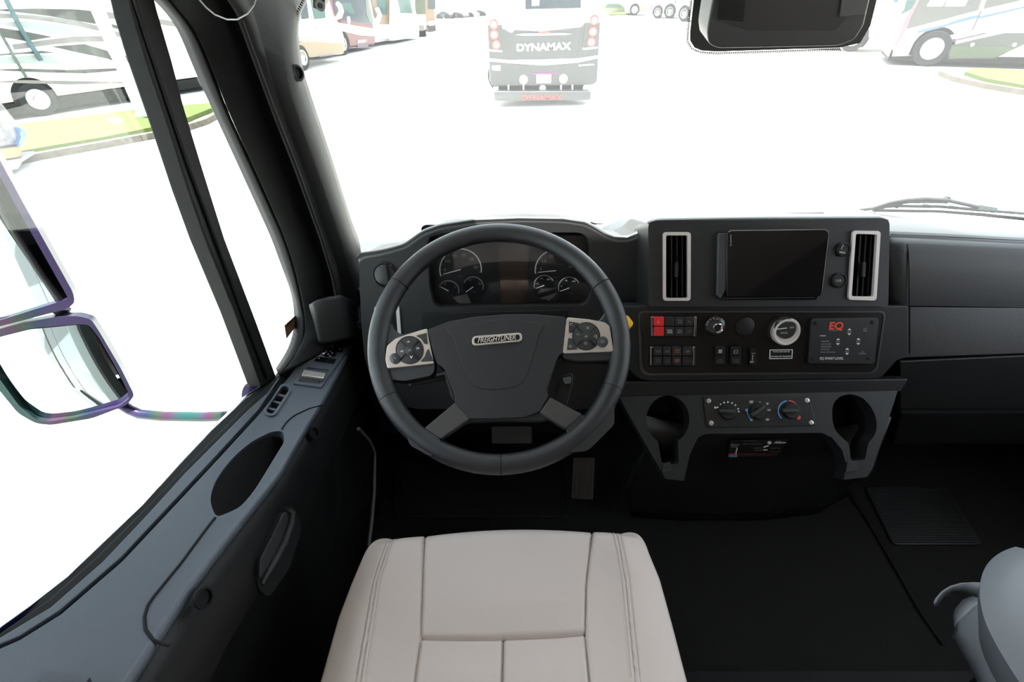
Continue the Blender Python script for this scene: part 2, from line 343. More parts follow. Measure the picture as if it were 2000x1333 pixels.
# DYNAMAX truck seen from behind
F3 = Fr((0, 13.2, 0), (0, -1, 0))
def Z3(l): return [(900+x/6.06, y/6.06) for x, y in l]
t = thing('motorhome', 'white and grey motorhome seen from behind straight ahead, round red tail lamps', 'motorhome', (.95, 13.2, 0))
slab('body', F3, Z3([(300, -1100), (1660, -1150), (1650, 230), (1610, 970), (1560, 1010), (380, 1020), (345, 980), (315, 300)]), -7.5, 0, RVW, t, bevel=.05)
slab('lower_panel', F3, Z3([(318, 300), (470, 296), (500, 345), (600, 392), (640, 355), (960, 372), (1430, 320), (1470, 270), (1650, 268), (1612, 965), (1560, 1005), (380, 1015), (348, 975)]), -.02, .02, TRK, t)
slab('stripe', F3, Z3([(335, 690), (560, 712), (980, 705), (1400, 690), (1620, 655), (1618, 690), (1400, 738), (980, 775), (560, 745), (337, 725)]), 0, .03, WHT, t)
slab('stripe', F3, Z3([(335, 582), (490, 600), (488, 618), (336, 608)]), 0, .03, WHT, t)
slab('stripe', F3, Z3([(1440, 570), (1620, 552), (1620, 572), (1445, 592)]), 0, .03, WHT, t)
slab('spoiler', F3, Z3([(640, 412), (750, 395), (1240, 392), (1320, 400), (1240, 415), (750, 425)]), 0, .05, mat('pale_trim', (.3, .28, .3), .4), t)
slab('brake_lamp', F3, Z3([(920, 372), (1055, 372), (1055, 388), (920, 388)]), 0, .06, TLR, t)
slab('rear_window', F3, Z3([(762, -260), (1425, -270), (1422, 95), (765, 110)]), -.01, .02, TINT, t)
slab('window_decal', F3, Z3([(840, -20), (930, -20), (928, 65), (842, 68)]), .0, .03, WHT, t)
slab('seam_line', F3, Z3([(460, 230), (1500, 204), (1500, 210), (460, 237)]), 0, .01, RVG, t)
slab('seam_line', F3, Z3([(520, 340), (532, 340), (575, 690), (563, 690)]), 0, .03, RVD, t)
slab('seam_line', F3, Z3([(1432, 320), (1444, 320), (1396, 675), (1384, 675)]), 0, .03, RVD, t)
slab('seam_line', F3, Z3([(470, 296), (486, 296), (522, 570), (506, 575)]), 0, .035, RVD, t)
slab('seam_line', F3, Z3([(1478, 275), (1494, 272), (1458, 548), (1444, 550)]), 0, .035, RVD, t)
for x, y in ((395, 405), (420, 525), (1560, 370), (1543, 492), (390, 285), (1578, 235)):
    a = F3.at(900+x/6.06, y/6.06); q = lathe('tail_lamp', a, F3.n, [(.10, 0), (.10, .04), (.08, .05), (.02, .05)], TLR, t, res=24)
    lathe('lamp_lens', a+F3.n*.05, F3.n, [(.06, 0), (.05, .012), (.02, .015)], WHT, q, res=20)
for x, y in ((742, 943), (1213, 932)):
    lathe('fog_lamp', F3.at(900+x/6.06, y/6.06), F3.n, [(.10, 0), (.10, .03), (.07, .04), (.02, .04)], WHT, t, res=28)
slab('lamp_pod', F3, Z3([(690, 880), (1280, 862), (1330, 1000), (640, 1010)]), 0, .012, mat('pod_grey', (.022, .02, .022), .4), t)
slab('number_plate', F3, Z3([(895, 885), (1070, 882), (1066, 985), (897, 988)]), 0, .04, WHT, t)
slab('plate_lamp', F3, Z3([(835, 868), (1130, 860), (1130, 874), (835, 882)]), 0, .03, mat('magenta_strip', (.16, .01, .12), .4), t)
text('lettering', 'DYNAMAX', F3, (900+662/6.06, 604/6.06), (900+1304/6.06, 584/6.06), 14, WHT, t, .03, .01, bold=.035)
text('lettering', 'EUROPA', F3, (900+1395/6.06, 784/6.06), (900+1580/6.06, 772/6.06), 3.2, WHT, t, .03, .01)
slab('sticker', F3, Z3([(365, 778), (470, 775), (468, 835), (385, 835), (365, 815)]), 0, .03, WHT, t)
slab('hitch_frame', F3, Z3([(440, 1010), (1450, 1000), (1440, 1080), (440, 1085)]), -.5, -.1, BLK, t)
for x in (565, 742, 1187, 1322): slab('bumper_bracket', F3, Z3([(x-9, 1005), (x+9, 1005), (x+9, 1085), (x-9, 1085)]), -.05, .05, HUBC, t)
lathe('tow_hook', F3.at(900+967/6.06, 1045/6.06), F3.n, [(.08, 0), (.08, .06), (.05, .07)], HUBC, t, res=20)
slab('mud_flap', F3, Z3([(385, 1030), (445, 1025), (445, 1090), (400, 1090)]), -.05, .0, WHT, t)
slab('mud_flap', F3, Z3([(1470, 1000), (1545, 1000), (1520, 1080), (1440, 1075)]), -.05, .0, WHT, t)
bp = slab('rear_bumper', F3, rnd(Z3([(395, 1085), (1540, 1080), (1535, 1185), (400, 1195)]), 5), -.2, .25, mat('bumper_grey', (.035, .036, .038), .5), t, bevel=.02)
text('lettering', 'DYNAMAX', F3.off(.25), (900+722/6.06, 1184/6.06), (900+1205/6.06, 1180/6.06), 10, mat('lettering_red', (.35, .02, .02), .5), bp, .01, .01, bold=.04)
for x in (520, 1400):
    vwheel(t, F3, 900+x/6.06, 200, .45, -1.6, .6)

# row of parked coaches ahead on the left
def Z4(l): return [(560+x/8.333, y/8.333) for x, y in l]
F4 = VF((560, 147), (660, 122))
t = thing('motorhome', 'white motorhome with a cream gold skirt, nearest in the row left of the windshield', 'motorhome', G(603, 135))
slab('body', F4, Z4([(-250, -1500), (500, -1500), (640, -200), (780, 260), (860, 380), (930, 560), (960, 760), (935, 880), (450, 930), (-250, 1010)]), -2.0, 0, RVW, t, bevel=.08)
feats(t, F4, [('skirt', Z4([(-250, 690), (190, 680), (850, 700), (925, 700), (930, 870), (450, 920), (-250, 1000)]), RVGOLD),
 ('stripe', Z4([(170, 590), (480, 608), (820, 632), (860, 692), (480, 690), (190, 672)]), RVG),
 ('window', Z4(rnd([(190, -100), (310, -100), (365, 300), (245, 318)], 20)), TINT),
 ('window', Z4(rnd([(370, -100), (600, -100), (635, 295), (450, 315)], 20)), TEAL),
 ('lower_vent', Z4([(535, 905), (785, 875), (785, 895), (540, 928)]), mat('lilac_grey', (.08, .07, .1), .5)),
 ('door_handle', Z4([(475, 420), (488, 425), (495, 465), (482, 462)]), RVG)])
for x in (330, 430): lathe('marker_lamp', F4.at(560+x/8.333, 75), F4.n, [(.05, 0), (.05, .03), (.02, .03)], WHT, t, res=16)
arch(t, F4, 560+265/8.333, 116, .46); vwheel(t, F4, 560+260/8.333, 116, .42, .03)
def mirror_arm(parent, fr, pts, r=.07):
    tube('wing_mirror', [fr.at(a, b, .25) for a, b in Z4(pts)], [r*.5]+[r]*(len(pts)-2)+[r*.9], WHT, parent)
mirror_arm(t, F4, [(800, 300), (860, 260), (890, 180), (860, 90), (830, 60)], .10)
F5 = VF((655, 112), (738, 93))
t = thing('motorhome', 'maroon and white motorhome with dark teal windshield, second in the row', 'motorhome', G(690, 104))
slab('body', F5, Z4([(560, -1600), (1240, -1600), (1300, 100), (1400, 380), (1450, 600), (1440, 740), (1080, 770), (800, 850), (560, 900)]), -2.2, 0, RVR, t, bevel=.08)
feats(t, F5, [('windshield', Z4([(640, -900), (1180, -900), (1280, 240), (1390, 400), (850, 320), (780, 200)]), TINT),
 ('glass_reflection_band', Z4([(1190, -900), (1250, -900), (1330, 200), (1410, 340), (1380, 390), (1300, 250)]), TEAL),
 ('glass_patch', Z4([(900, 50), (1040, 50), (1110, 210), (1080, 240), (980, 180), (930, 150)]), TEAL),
 ('stripe', Z4([(820, 370), (1000, 400), (1420, 470), (1440, 590), (1180, 570), (900, 505)]), WHT),
 ('headlamp', Z4(rnd([(1150, 655), (1300, 640), (1300, 690), (1150, 710)], 15)), mat('pinkish_lamp', (.2, .1, .12), .3)),
 ('bumper', Z4([(1150, 725), (1330, 720), (1330, 765), (1160, 775)]), mat('mauve_grey', (.09, .07, .09), .5))])
mirror_arm(t, F5, [(1010, 400), (1010, 340), (1005, 275)], .07)
arch(t, F5, 673, 90, .46); vwheel(t, F5, 671, 92, .44, .03)
F6 = VF((735, 92), (775, 84))
t = thing('motorhome', 'white motorhome with a tan upper body, third in the row', 'motorhome', G(760, 87))
slab('body', F6, Z4([(1250, -1600), (1650, -1600), (1640, 200), (1750, 420), (1760, 600), (1720, 650), (1440, 700)]), -2.2, 0, RVW, t, bevel=.08)
feats(t, F6, [('upper_panel', Z4([(1250, -900), (1680, -900), (1690, 130), (1740, 400), (1500, 400), (1420, 270)]), RVBR),
 ('windshield', Z4([(1380, -600), (1600, -600), (1640, 200), (1630, 240), (1490, 240)]), TEAL),
 ('bumper', Z4([(1500, 645), (1700, 625), (1700, 645), (1500, 662)]), RVG)])
mirror_arm(t, F6, [(1400, 370), (1480, 340), (1510, 240), (1470, 140)], .12)
F7 = VF((775, 86), (806, 79))
t = thing('motorhome', 'white motorhome with a green-tinted windshield, fourth in the row', 'motorhome', G(790, 82))
slab('body', F7, [(770, -180), (802, -180), (812, 20), (818, 40), (820, 72), (770, 80)], -2.2, 0, RVW, t, bevel=.08)
feats(t, F7, [('windshield', [(765, -60), (790, -60), (806, 26), (782, 26)], TEAL), ('grille', [(777, 50), (797, 48), (797, 66), (778, 69)], RVG),
 ('headlamp', [(779, 57), (794, 56), (794, 61), (779, 63)], WHT)])
mirror_arm(t, F7, [(1720, 330), (1780, 250), (1800, 180), (1800, 120)], .12)
def simple(u0, u1, gv, lab, m, wm, cat='motorhome', h=3.4, d=6, ws=None):
    F = VF((u0, gv+1), (u1, gv)); t = thing(cat, lab, cat, G((u0+u1)/2, gv))
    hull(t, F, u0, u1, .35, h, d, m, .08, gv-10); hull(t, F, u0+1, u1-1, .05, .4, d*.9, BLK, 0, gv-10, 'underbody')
    k = (u1-u0)
    slab('windshield', F, [(u0+k*.12, gv-95), (u1-k*.12, gv-95), (u1-k*.08, gv-44+ (0 if h > 3 else 22)), (u0+k*.08, gv-44+(0 if h > 3 else 22))] if h > 3 else ws, -.01, .02, wm, t)
    slab('grille', F, [(u0+k*.2, gv-22), (u1-k*.2, gv-23), (u1-k*.2, gv-12), (u0+k*.2, gv-11)] if h > 3 else [(u0+k*.25, gv-8), (u1-k*.25, gv-8), (u1-k*.25, gv-4), (u0+k*.25, gv-4)], 0, .03, RVG, t)
    for s in (.1, .82): slab('headlamp', F, rect(u0+k*s, gv-(20 if h > 3 else 9), u0+k*(s+.08), gv-(14 if h > 3 else 6)), 0, .04, WHT, t)
simple(808, 833, 72, 'cream motorhome with yellow-green glass, fifth in the row', RVW, mat('olive_glass', (.06, .07, .04), .2), d=2)
simple(834, 852, 62, 'tan and white motorhome at the far end of the row', RVBR, TINT, h=3.2, d=2)
def car(u0, u1, gv, lab, m, hz=1.5):
    F = VF((u0, gv), (u1, gv)); t = thing('car', lab, 'car', G((u0+u1)/2, gv)); k = u1-u0; s = k/30.
    slab('body', F, [(u0, gv-3*s), (u0+1, gv-9*s), (u0+k*.15, gv-11*s), (u0+k*.3, gv-17*s), (u0+k*.7, gv-17*s), (u0+k*.88, gv-11*s), (u1, gv-9*s), (u1, gv-3*s)], -1.6, 0, m, t, bevel=.1)
    slab('windshield', F, [(u0+k*.22, gv-11.5*s), (u0+k*.33, gv-16*s), (u0+k*.67, gv-16*s), (u0+k*.8, gv-11.5*s)], 0, .02, TINT, t)
    for q in (.2, .8): lathe('tyre', F.at(u0+k*q, gv-3*s)*1.0, F.n, [(.32, -.25), (.34, -.1), (.32, 0), (.05, .01)], TYRE, t, res=20)
CARD = mat('car_dark', (.03, .03, .035), .3); CARR = mat('car_brown', (.1, .05, .04), .3); CARB = mat('car_blue', (.04, .08, .12), .3)
car(852, 878, 37, 'dark car parked just beyond the row of motorhomes', CARD)
car(880, 902, 36, 'brown car parked beside the dark one in the distance', CARR)
car(904, 922, 34, 'white car in the distance left of the motorhome seen from behind', RVW)
car(924, 946, 32, 'blue-grey car half hidden behind the motorhome seen from behind', CARB)
F8 = VF((1180, 26), (1400, 26))
t = thing('car', 'small pale car in the distance right of the motorhome seen from behind', 'car', G(1200, 27)); slab('body', F8, rnd([(1172, 22), (1178, 12), (1190, 6), (1212, 7), (1222, 16), (1224, 24)], 2), -4, 0, mat('car_olive', (.12, .13, .07), .4), t, bevel=.1); slab('windshield', F8, [(1186, 8), (1208, 8), (1216, 15), (1182, 15)], 0, .02, TEAL, t)
tag(gpoly('grass_verge', [(1186, 25), (1225, 22), (1232, 27), (1190, 28)], 0, .1, GRASS), 'thin green verge in the far distance right of the motorhome seen from behind', 'grass', kind='stuff')
def farrv(lab, g, body, fe, wheels, m=RVW):
    F = VF(*g); t = thing('motorhome', lab, 'motorhome', G(*g[0])); slab('body', F, body, -2.4, 0, m, t, bevel=.06); feats(t, F, fe)
    for u, v, r in wheels: arch(t, F, u, v, r); vwheel(t, F, u, v, r, .03)
farrv('distant white coach with a dark skirt, right of the motorhome seen from behind', ((1225, 31), (1268, 30)), [(1227, -60), (1268, -60), (1270, 8), (1268, 26), (1228, 26)], [('skirt', [(1229, 14), (1268, 7), (1268, 25), (1229, 25)], RVG)], [(1239, 24, .45)])
farrv('distant white coach with a pink streak beside the frit edge of the camera housing', ((1270, 36), (1322, 37)), [(1269, -60), (1322, -60), (1325, 6), (1322, 30), (1270, 30)], [('stripe', [(1269, 10), (1290, 4), (1290, 8), (1270, 24)], mat('pink_stripe', (.25, .08, .1), .4)), ('window', [(1318, -20), (1322, -20), (1322, 6), (1318, 8)], TINT)], [(1284, 27, .45), (1307, 31, .5)])
farrv('distant white coach partly hidden behind the camera housing', ((1324, 42), (1420, 46)), [(1322, -80), (1430, -80), (1430, 36), (1324, 36)], [('window', [(1319, -20), (1345, -20), (1346, 6), (1320, 9)], mat('pale_blue_glass', (.15, .2, .3), .3))], [(1335, 33, .5)])
# coach behind the camera housing
F9 = VF((1620, 99), (1735, 106))
t = thing('motorhome', 'plain white motorhome behind the overhead camera housing', 'motorhome', G(1665, 100))
hull(t, F9, 1560, 1775, .5, 3.6, 2.4, RVW, vref=60)
feats(t, F9, [('window', [(1744, -40), (1790, -40), (1790, 4), (1745, 5)], RVB), ('lower_panel', [(1640, 92), (1772, 93), (1772, 97), (1640, 96)], mat('pinkish_shade', (.25, .17, .17), .5)), ('stripe', [(1700, 33), (1757, 29), (1757, 31), (1700, 35)], RVG), ('panel', [(1712, -40), (1732, -40), (1724, 25), (1705, 27)], mat('pale_lilac', (.3, .33, .4), .4))])
arch(t, F9, 1664, 80, .5); vwheel(t, F9, 1664, 83, .5, .03)
# white and blue coach on the right
F10 = VF((1812, 130), (2000, 136))
def Z5(l): return [(1700+x/6.667, y/6.667) for x, y in l]
t = thing('motorhome', 'white motorhome with blue streaks and a dark reflecting skirt at the right edge', 'motorhome', G(1812, 130))
slab('body', F10, Z5([(700, -1400), (4600, -1400), (4600, 830), (950, 780), (540, 770), (230, 780), (250, 640), (300, 520), (360, 330), (480, 80)]), -2.5, 0, RVW, t, bevel=.1)
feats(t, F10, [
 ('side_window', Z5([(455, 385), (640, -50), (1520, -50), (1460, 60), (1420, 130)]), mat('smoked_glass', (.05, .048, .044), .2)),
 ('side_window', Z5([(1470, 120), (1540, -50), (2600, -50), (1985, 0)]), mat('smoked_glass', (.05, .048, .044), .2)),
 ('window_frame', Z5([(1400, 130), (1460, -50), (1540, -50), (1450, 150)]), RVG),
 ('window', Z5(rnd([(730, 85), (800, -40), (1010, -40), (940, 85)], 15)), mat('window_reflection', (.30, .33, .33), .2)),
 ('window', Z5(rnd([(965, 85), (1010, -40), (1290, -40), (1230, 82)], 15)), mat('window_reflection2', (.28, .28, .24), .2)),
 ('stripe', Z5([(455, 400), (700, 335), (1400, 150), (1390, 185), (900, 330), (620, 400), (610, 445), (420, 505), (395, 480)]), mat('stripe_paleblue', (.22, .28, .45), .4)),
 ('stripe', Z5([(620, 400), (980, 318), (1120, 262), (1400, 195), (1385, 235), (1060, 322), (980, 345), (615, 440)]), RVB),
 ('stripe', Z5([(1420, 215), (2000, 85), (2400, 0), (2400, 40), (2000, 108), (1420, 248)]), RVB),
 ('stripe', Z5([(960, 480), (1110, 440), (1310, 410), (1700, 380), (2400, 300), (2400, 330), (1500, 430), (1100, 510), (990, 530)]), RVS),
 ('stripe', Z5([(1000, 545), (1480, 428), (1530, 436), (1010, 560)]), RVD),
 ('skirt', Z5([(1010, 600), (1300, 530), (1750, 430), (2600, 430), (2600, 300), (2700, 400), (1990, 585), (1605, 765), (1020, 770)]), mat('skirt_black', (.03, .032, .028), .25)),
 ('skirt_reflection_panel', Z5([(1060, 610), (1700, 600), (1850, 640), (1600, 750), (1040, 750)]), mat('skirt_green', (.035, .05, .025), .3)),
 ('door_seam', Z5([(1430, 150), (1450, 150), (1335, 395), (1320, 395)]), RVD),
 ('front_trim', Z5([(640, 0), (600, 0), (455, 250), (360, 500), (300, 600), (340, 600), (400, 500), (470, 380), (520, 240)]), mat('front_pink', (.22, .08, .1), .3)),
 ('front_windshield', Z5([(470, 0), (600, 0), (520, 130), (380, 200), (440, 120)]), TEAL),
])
for x, y in ((1325, 580), (1870, 580)): lathe('latch', F10.at(1700+x/6.667, y/6.667), F10.n, [(.05, 0), (.05, .05), (.03, .05)], CHROME, t, res=16)
arch(t, F10, 1818, 100, .53); vwheel(t, F10, 1817, 102, .50, .05, nuts=1)
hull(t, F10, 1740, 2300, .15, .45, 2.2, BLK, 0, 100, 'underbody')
# this coach's own hood and flank (seen in the door mirrors)
hd = prism('hood', [V((-.35, 1.42, CZ-.62)), V((1.55, 1.42, CZ-.62)), V((1.35, 2.2, CZ-.80)), V((-.15, 2.2, CZ-.80))], (0, 0, -.6), RVW, None, .06)
tag(hd, 'sunlit white hood in front of the windshield', 'hood')
fl = prism('coach_side', [V((-.72, -.08, .6)), V((-.72, -9, .6)), V((-.72, -9, 3.6)), V((-.72, -.08, 3.6))], (.08, 0, 0), mat('own_white', (.33, .34, .33), .5))
tag(fl, 'white and grey striped flank of the coach seen in the door mirrors', 'motorhome')
for yy in (-1.1, -2.7, -4.6): prism('panel_seam', [V((-.723, yy, .6)), V((-.723, yy-.03, .6)), V((-.723, yy-.03, 3.6)), V((-.723, yy, 3.6))], (.005, 0, 0), BLK, fl)
for z0, z1, m in ((1.0, 1.15, RVG), (1.4, 1.6, RVG), (2.0, 2.5, mat('flank_grey', (.13, .12, .11), .5))): prism('stripe', [V((-.722, -.1, z0)), V((-.722, -9, z0)), V((-.722, -9, z1)), V((-.722, -.1, z1))], (.004, 0, 0), m, fl)

# ================================================================== cab shell
def st(o, kind='structure'): o['kind'] = kind; return o
FZ = CZ-1.33
st(prism('floor', [V((-.75, -1.6, FZ)), V((1.8, -1.6, FZ)), V((1.8, 1.5, FZ)), V((-.75, 1.5, FZ))], (0, 0, -.05), CARPET))
st(prism('ceiling', [V((-.75, -2.6, CZ+.42)), V((1.85, -2.6, CZ+.42)), V((1.85, 1.06, CZ+.20)), V((-.15, 1.06, CZ+.20)), V((-.22, 1.22, CZ+.17)), V((-.75, 1.22, CZ+.17))], (0, 0, .04), mat('headliner', (.25, .24, .23), .9)))  # left front brow extended out of view to keep sun off the pillar
st(prism('wall_back', [V((-.75, -2.6, .9)), V((1.85, -2.6, .9)), V((1.85, -2.6, 3)), V((-.75, -2.6, 3))], (0, -.04, 0), mat('cabinet_brown', (.16, .10, .08), .5, col2=(.12, .08, .065), cscale=3)))
for x in (-.2, .55, 1.1): st(box('trim_%d' % (int((x+.3)*10)+1), (x, -2.59, 2), (.03, .02, 2), BLK))
st(prism('wall_right', [V((1.72, -2.6, .9)), V((1.72, 1.4, .9)), V((1.72, 1.4, CZ-.6)), V((1.72, -2.6, CZ-.6))], (.06, 0, 0), PLD))
st(prism('wall_right_upper', [V((1.72, -2.6, CZ-.6)), V((1.72, .0, CZ-.6)), V((1.72, -.1, CZ+.5)), V((1.72, -2.6, CZ+.5))], (.06, 0, 0), PLD))
st(prism('wall_firewall', [V((-.6, 1.36, FZ)), V((1.75, 1.36, FZ)), V((1.75, 1.36, CZ-.66)), V((-.6, 1.36, CZ-.66))], (0, .04, 0), BLK))
st(prism('wall_left', [V((-.60, -2.6, .9)), V((-.60, .0, .9)), V((-.60, -.02, 3)), V((-.60, -2.6, 3))], (-.06, 0, 0), PLD))
# windshield pane and its dotted black edge
WB, WT = V((0, 1.375, CZ-.64)), V((0, 1.0, CZ+.20)); wn = (WT-WB).cross(V((1, 0, 0))).normalized()
if wn.y > 0: wn = -wn
WF = Fr(WB, wn)
wp = st(prism('window_1', [WB+V((-.52, 0, 0)), WB+V((1.75, 0, 0)), WT+V((1.75, 0, 0)), WT+V((-.52, 0, 0))], -wn*.005, WGLASS))
def dots(pts, n, rows, r, inward):
    P = resample([V((*p, 0)) for p in pts], n); out = []
    for k in range(rows):
        for i, p in enumerate(P):
            t = (P[min(i+1, n-1)]-P[max(i-1, 0)]).normalized(); q = p+V((t.y, -t.x, 0))*inward*(k*2.6+1)+t*(1.2 if k % 2 else 0)
            out.append(pr(WF, circ(q.x, q.y, r*(1-.28*k), n=6), .001, .002))
    return out
FE = [(604, -25), (590, 0), (577, 28), (571, 70), (580, 140), (598, 196), (620, 262), (643, 326), (664, 395), (688, 467)]
HE = [(1356, -40), (1352, 0), (1345, 60), (1344, 80), (1352, 94), (1368, 101), (1400, 103), (1520, 99), (1640, 95)]
multi('frit_dots', dots(FE, 110, 4, 1.7, 1), BLK, wp); multi('frit_dots', dots(HE, 120, 2, 1.7, -1), BLK, wp)
slab('frit_band', WF, [(1360, -40), (1355, 0), (1348, 62), (1348, 80), (1356, 93), (1370, 99), (1400, 101), (1520, 97), (1640, 93), (1680, 84), (1700, 50), (1722, -40)], 0, .0015, mat('frit_black', (.012, .012, .01), .5), wp)
# left pillar
GE = [(290, -20), (312, 0), (350, 42), (385, 133), (420, 210), (470, 320), (536, 467), (551, 510), (571, 562), (578, 590), (580, 615), (577, 655), (565, 688), (542, 724)]
BE = [(322, -20), (336, 2), (368, 35), (389, 70), (445, 217), (500, 338), (557, 467), (577, 530), (590, 592), (597, 625), (597, 655), (589, 682), (568, 712), (548, 736)]
CE = [(400, -40), (440, -8), (466, 35), (530, 215), (575, 330), (624, 467), (642, 517), (652, 570), (658, 620), (660, 650)]
DE = [(604, -40), (588, 0), (574, 28), (568, 70), (577, 140), (595, 196), (640, 326), (686, 467), (701, 500), (706, 560), (709, 660), (712, 720)]
door = thing('door_1', None, None, V((-.5, .4, 1.1)), kind='structure')
loft('window_frame', [X(GE, -.53), X(BE, -.49)], mat('door_edge_grey', (.013, .012, .013), .7, spec=.1), door, n=60, solid=.006, sm=4)
pl = loft('trim_1', [X(BE, -.49), [p.lerp(q, .5)+V((.012, 0, 0)) for p, q in zip(resample(X(BE, -.49), 60), resample(X(CE+[(655, 668)], -.44), 60))], X(CE+[(655, 668)], -.44)], PILD, None, n=60, solid=.01, sm=6); st(pl)
CM1 = resample(X(CE, -.42), 60); DM = resample(X(DE[:-2], -.40), 60)
pillar = loft('trim_2', [CM1, [p.lerp(q, .12)+V((.008, -.01, 0)) for p, q in zip(CM1, DM)], [p.lerp(q, .16)+V((.0, .0, 0)) for p, q in zip(CM1, DM)],
    [p.lerp(q, .45)+V((.016, -.02, 0)) for p, q in zip(CM1, DM)], [p.lerp(q, .84)+V((.010, -.024, 0)) for p, q in zip(CM1, DM)], DM, [p+V((-.03, .10, 0)) for p in DM]], PIL, None, n=60, solid=.008, sm=3); st(pillar)
pillar['label'] = 'charcoal moulded cover of the left windshield pillar'
q = D(579, 143, x=-.385); lathe('pillar_plug', q, (.9, -.5, .1), [(.014, 0), (.014, .004), (.010, .005), (.009, -.004)], BLK, pillar, res=24)
tube('seal', X([(470, 40), (534, 215), (579, 330), (628, 467), (650, 540), (662, 600)], -.405), .004, PILD, pillar)
st(loft('trim_3', [X([(604, -40), (590, -60), (560, -80)], -.40), X([(400, -40), (380, -70), (360, -90)], -.45)], PIL, None, n=6, solid=.02))
# driver's window pane and divider bar
og = [(0, 1236), (-120, 1290), (-120, -40)]+[(290, -40)]+GE
sill_out = [(512, 757), (480, 779), (460, 800), (416, 840), (352, 908), (280, 988), (200, 1064), (132, 1128), (60, 1184), (0, 1228), (-60, 1262)]
pane = prism('window_2', X([(-60, -40), (290, -40)]+GE[1:]+[(530, 745)]+sill_out, -.535), (-.005, 0, 0), GLASS); st(pane)
bar = thing('window_divider', 'black slanted divider bar across the driver side window', 'window bar', D(525, 740, x=-.52))
prism('bar', X([(249, -30), (262, 30), (287, 116), (330, 245), (370, 372), (403, 467), (460, 610), (512, 756), (541, 738), (500, 625), (440, 467), (400, 340), (362, 215), (336, 116), (308, 20), (296, -30)], -.515), (-.03, 0, 0), PIL, bar, .004)
tube('rubber_channel', X([(258, -20), (282, 60), (318, 170), (368, 322), (416, 455), (470, 600), (522, 738)], -.512), .0035, BLK, bar)
sk = prism('sticker', X([(556, 636), (580, 614), (587, 626), (560, 662)], -.528), (-.001, 0, 0), PAPER); tag(sk, 'small brown label stuck in the front lower corner of the driver window', 'sticker')
for k in range(3): prism('print', X([(560+2*k, 642+5*k-k*k), (579+k, 622+5*k), (580+k, 624+5*k), (561+2*k, 644+5*k-k*k)], -.5275), (-.0004, 0, 0), mat('label_print', (.4, .25, .15), .7), sk)

# ================================================================== driver's door
DT = Fr((-.52, .309, CZ-.542), (.35, .222, 1), up=(0, 1, 0))
inner = [(240, 1345), (304, 1248), (360, 1160), (440, 1056), (540, 932), (604, 822), (625, 790), (655, 735), (682, 682), (694, 655)]
seam = [(560, 742), (508, 808), (430, 893), (360, 968), (240, 1096), (120, 1200), (40, 1250), (-40, 1285), (-40, 1400), (200, 1400)]
pocket = rnd([(553, 842), (556, 862), (496, 960), (470, 990), (448, 1001), (422, 1011), (409, 978), (420, 940), (452, 896), (492, 862), (532, 843)], [8, 8, 30, 30, 30, 12, 30, 30, 30, 30, 30], 6)
ventsl = rnd([(567, 758), (532, 810), (518, 803), (553, 752)], 9, 4)
mirsw = [(636, 676), (671, 680), (655, 710), (613, 704)]
winsw = [(600, 717), (643, 722), (629, 750), (583, 745)]
top = slab('door_top', DT, [(599, 657), (650, 640), (686, 676)][::-1][:1]+inner[::-1][1:]+[(200, 1400), (-40, 1400), (-40, 1285), (40, 1250), (120, 1200), (240, 1096), (360, 968), (430, 893), (508, 808), (560, 742), (600, 690), (640, 670)], -.015, 0, DOORP, door, bevel=.004, holes=[pocket, ventsl], seg=2)
tube('edge_roll', [DT.at(u, v, -.009) for u, v in resample([V((*p, 0)) for p in inner], 60) for u, v in [(u, v)]] if False else [DT.at(p.x, p.y, -.007) for p in resample([V((*p, 0)) for p in inner[:-1]+[(681, 685)]], 60)], .0075, DOORP, door)
slab('sill_trim', DT, [(548, 736), (505, 800), (427, 885), (357, 960), (237, 1088), (117, 1192), (38, 1243), (-40, 1276)]+[(-40, 1262), (0, 1246), (100, 1186), (200, 1098), (280, 1014), (360, 926), (440, 846), (486, 800), (522, 768), (544, 738)], -.01, .001, DOORP, door, bevel=.002)
slab('window_seal', DT, [(0, 1250), (100, 1190), (200, 1102), (280, 1018), (360, 930), (440, 850), (486, 803), (524, 770), (548, 742)]+[(540, 738), (515, 762), (474, 800), (430, 844), (350, 926), (272, 1006), (192, 1086), (96, 1172), (0, 1238), (-60, 1270), (-60, 1284)], -.008, -.001, BLK, door, bevel=.001)
prism('outer_sill', X([(541, 737), (516, 760), (476, 800), (432, 842), (352, 924), (274, 1004), (194, 1084), (98, 1172), (0, 1240), (-60, 1272)]+[(-60, 1262), (0, 1226), (60, 1183), (132, 1127), (200, 1062), (280, 986), (352, 906), (416, 838), (460, 797), (484, 770), (512, 752)], -.54), (-.03, 0, -.02), SHEEN, door, .002)
slab('door_core', DT, [(545, 735), (512, 752), (460, 798), (416, 840), (352, 908), (280, 988), (200, 1064), (132, 1128), (60, 1184), (0, 1230), (-60, 1264), (-60, 1320), (60, 1290), (150, 1240), (260, 1130), (380, 1000), (445, 925), (520, 845), (560, 790), (620, 742), (690, 690), (690, 655), (680, 630), (620, 610), (566, 690)], -.03, -.018, BLK, door)
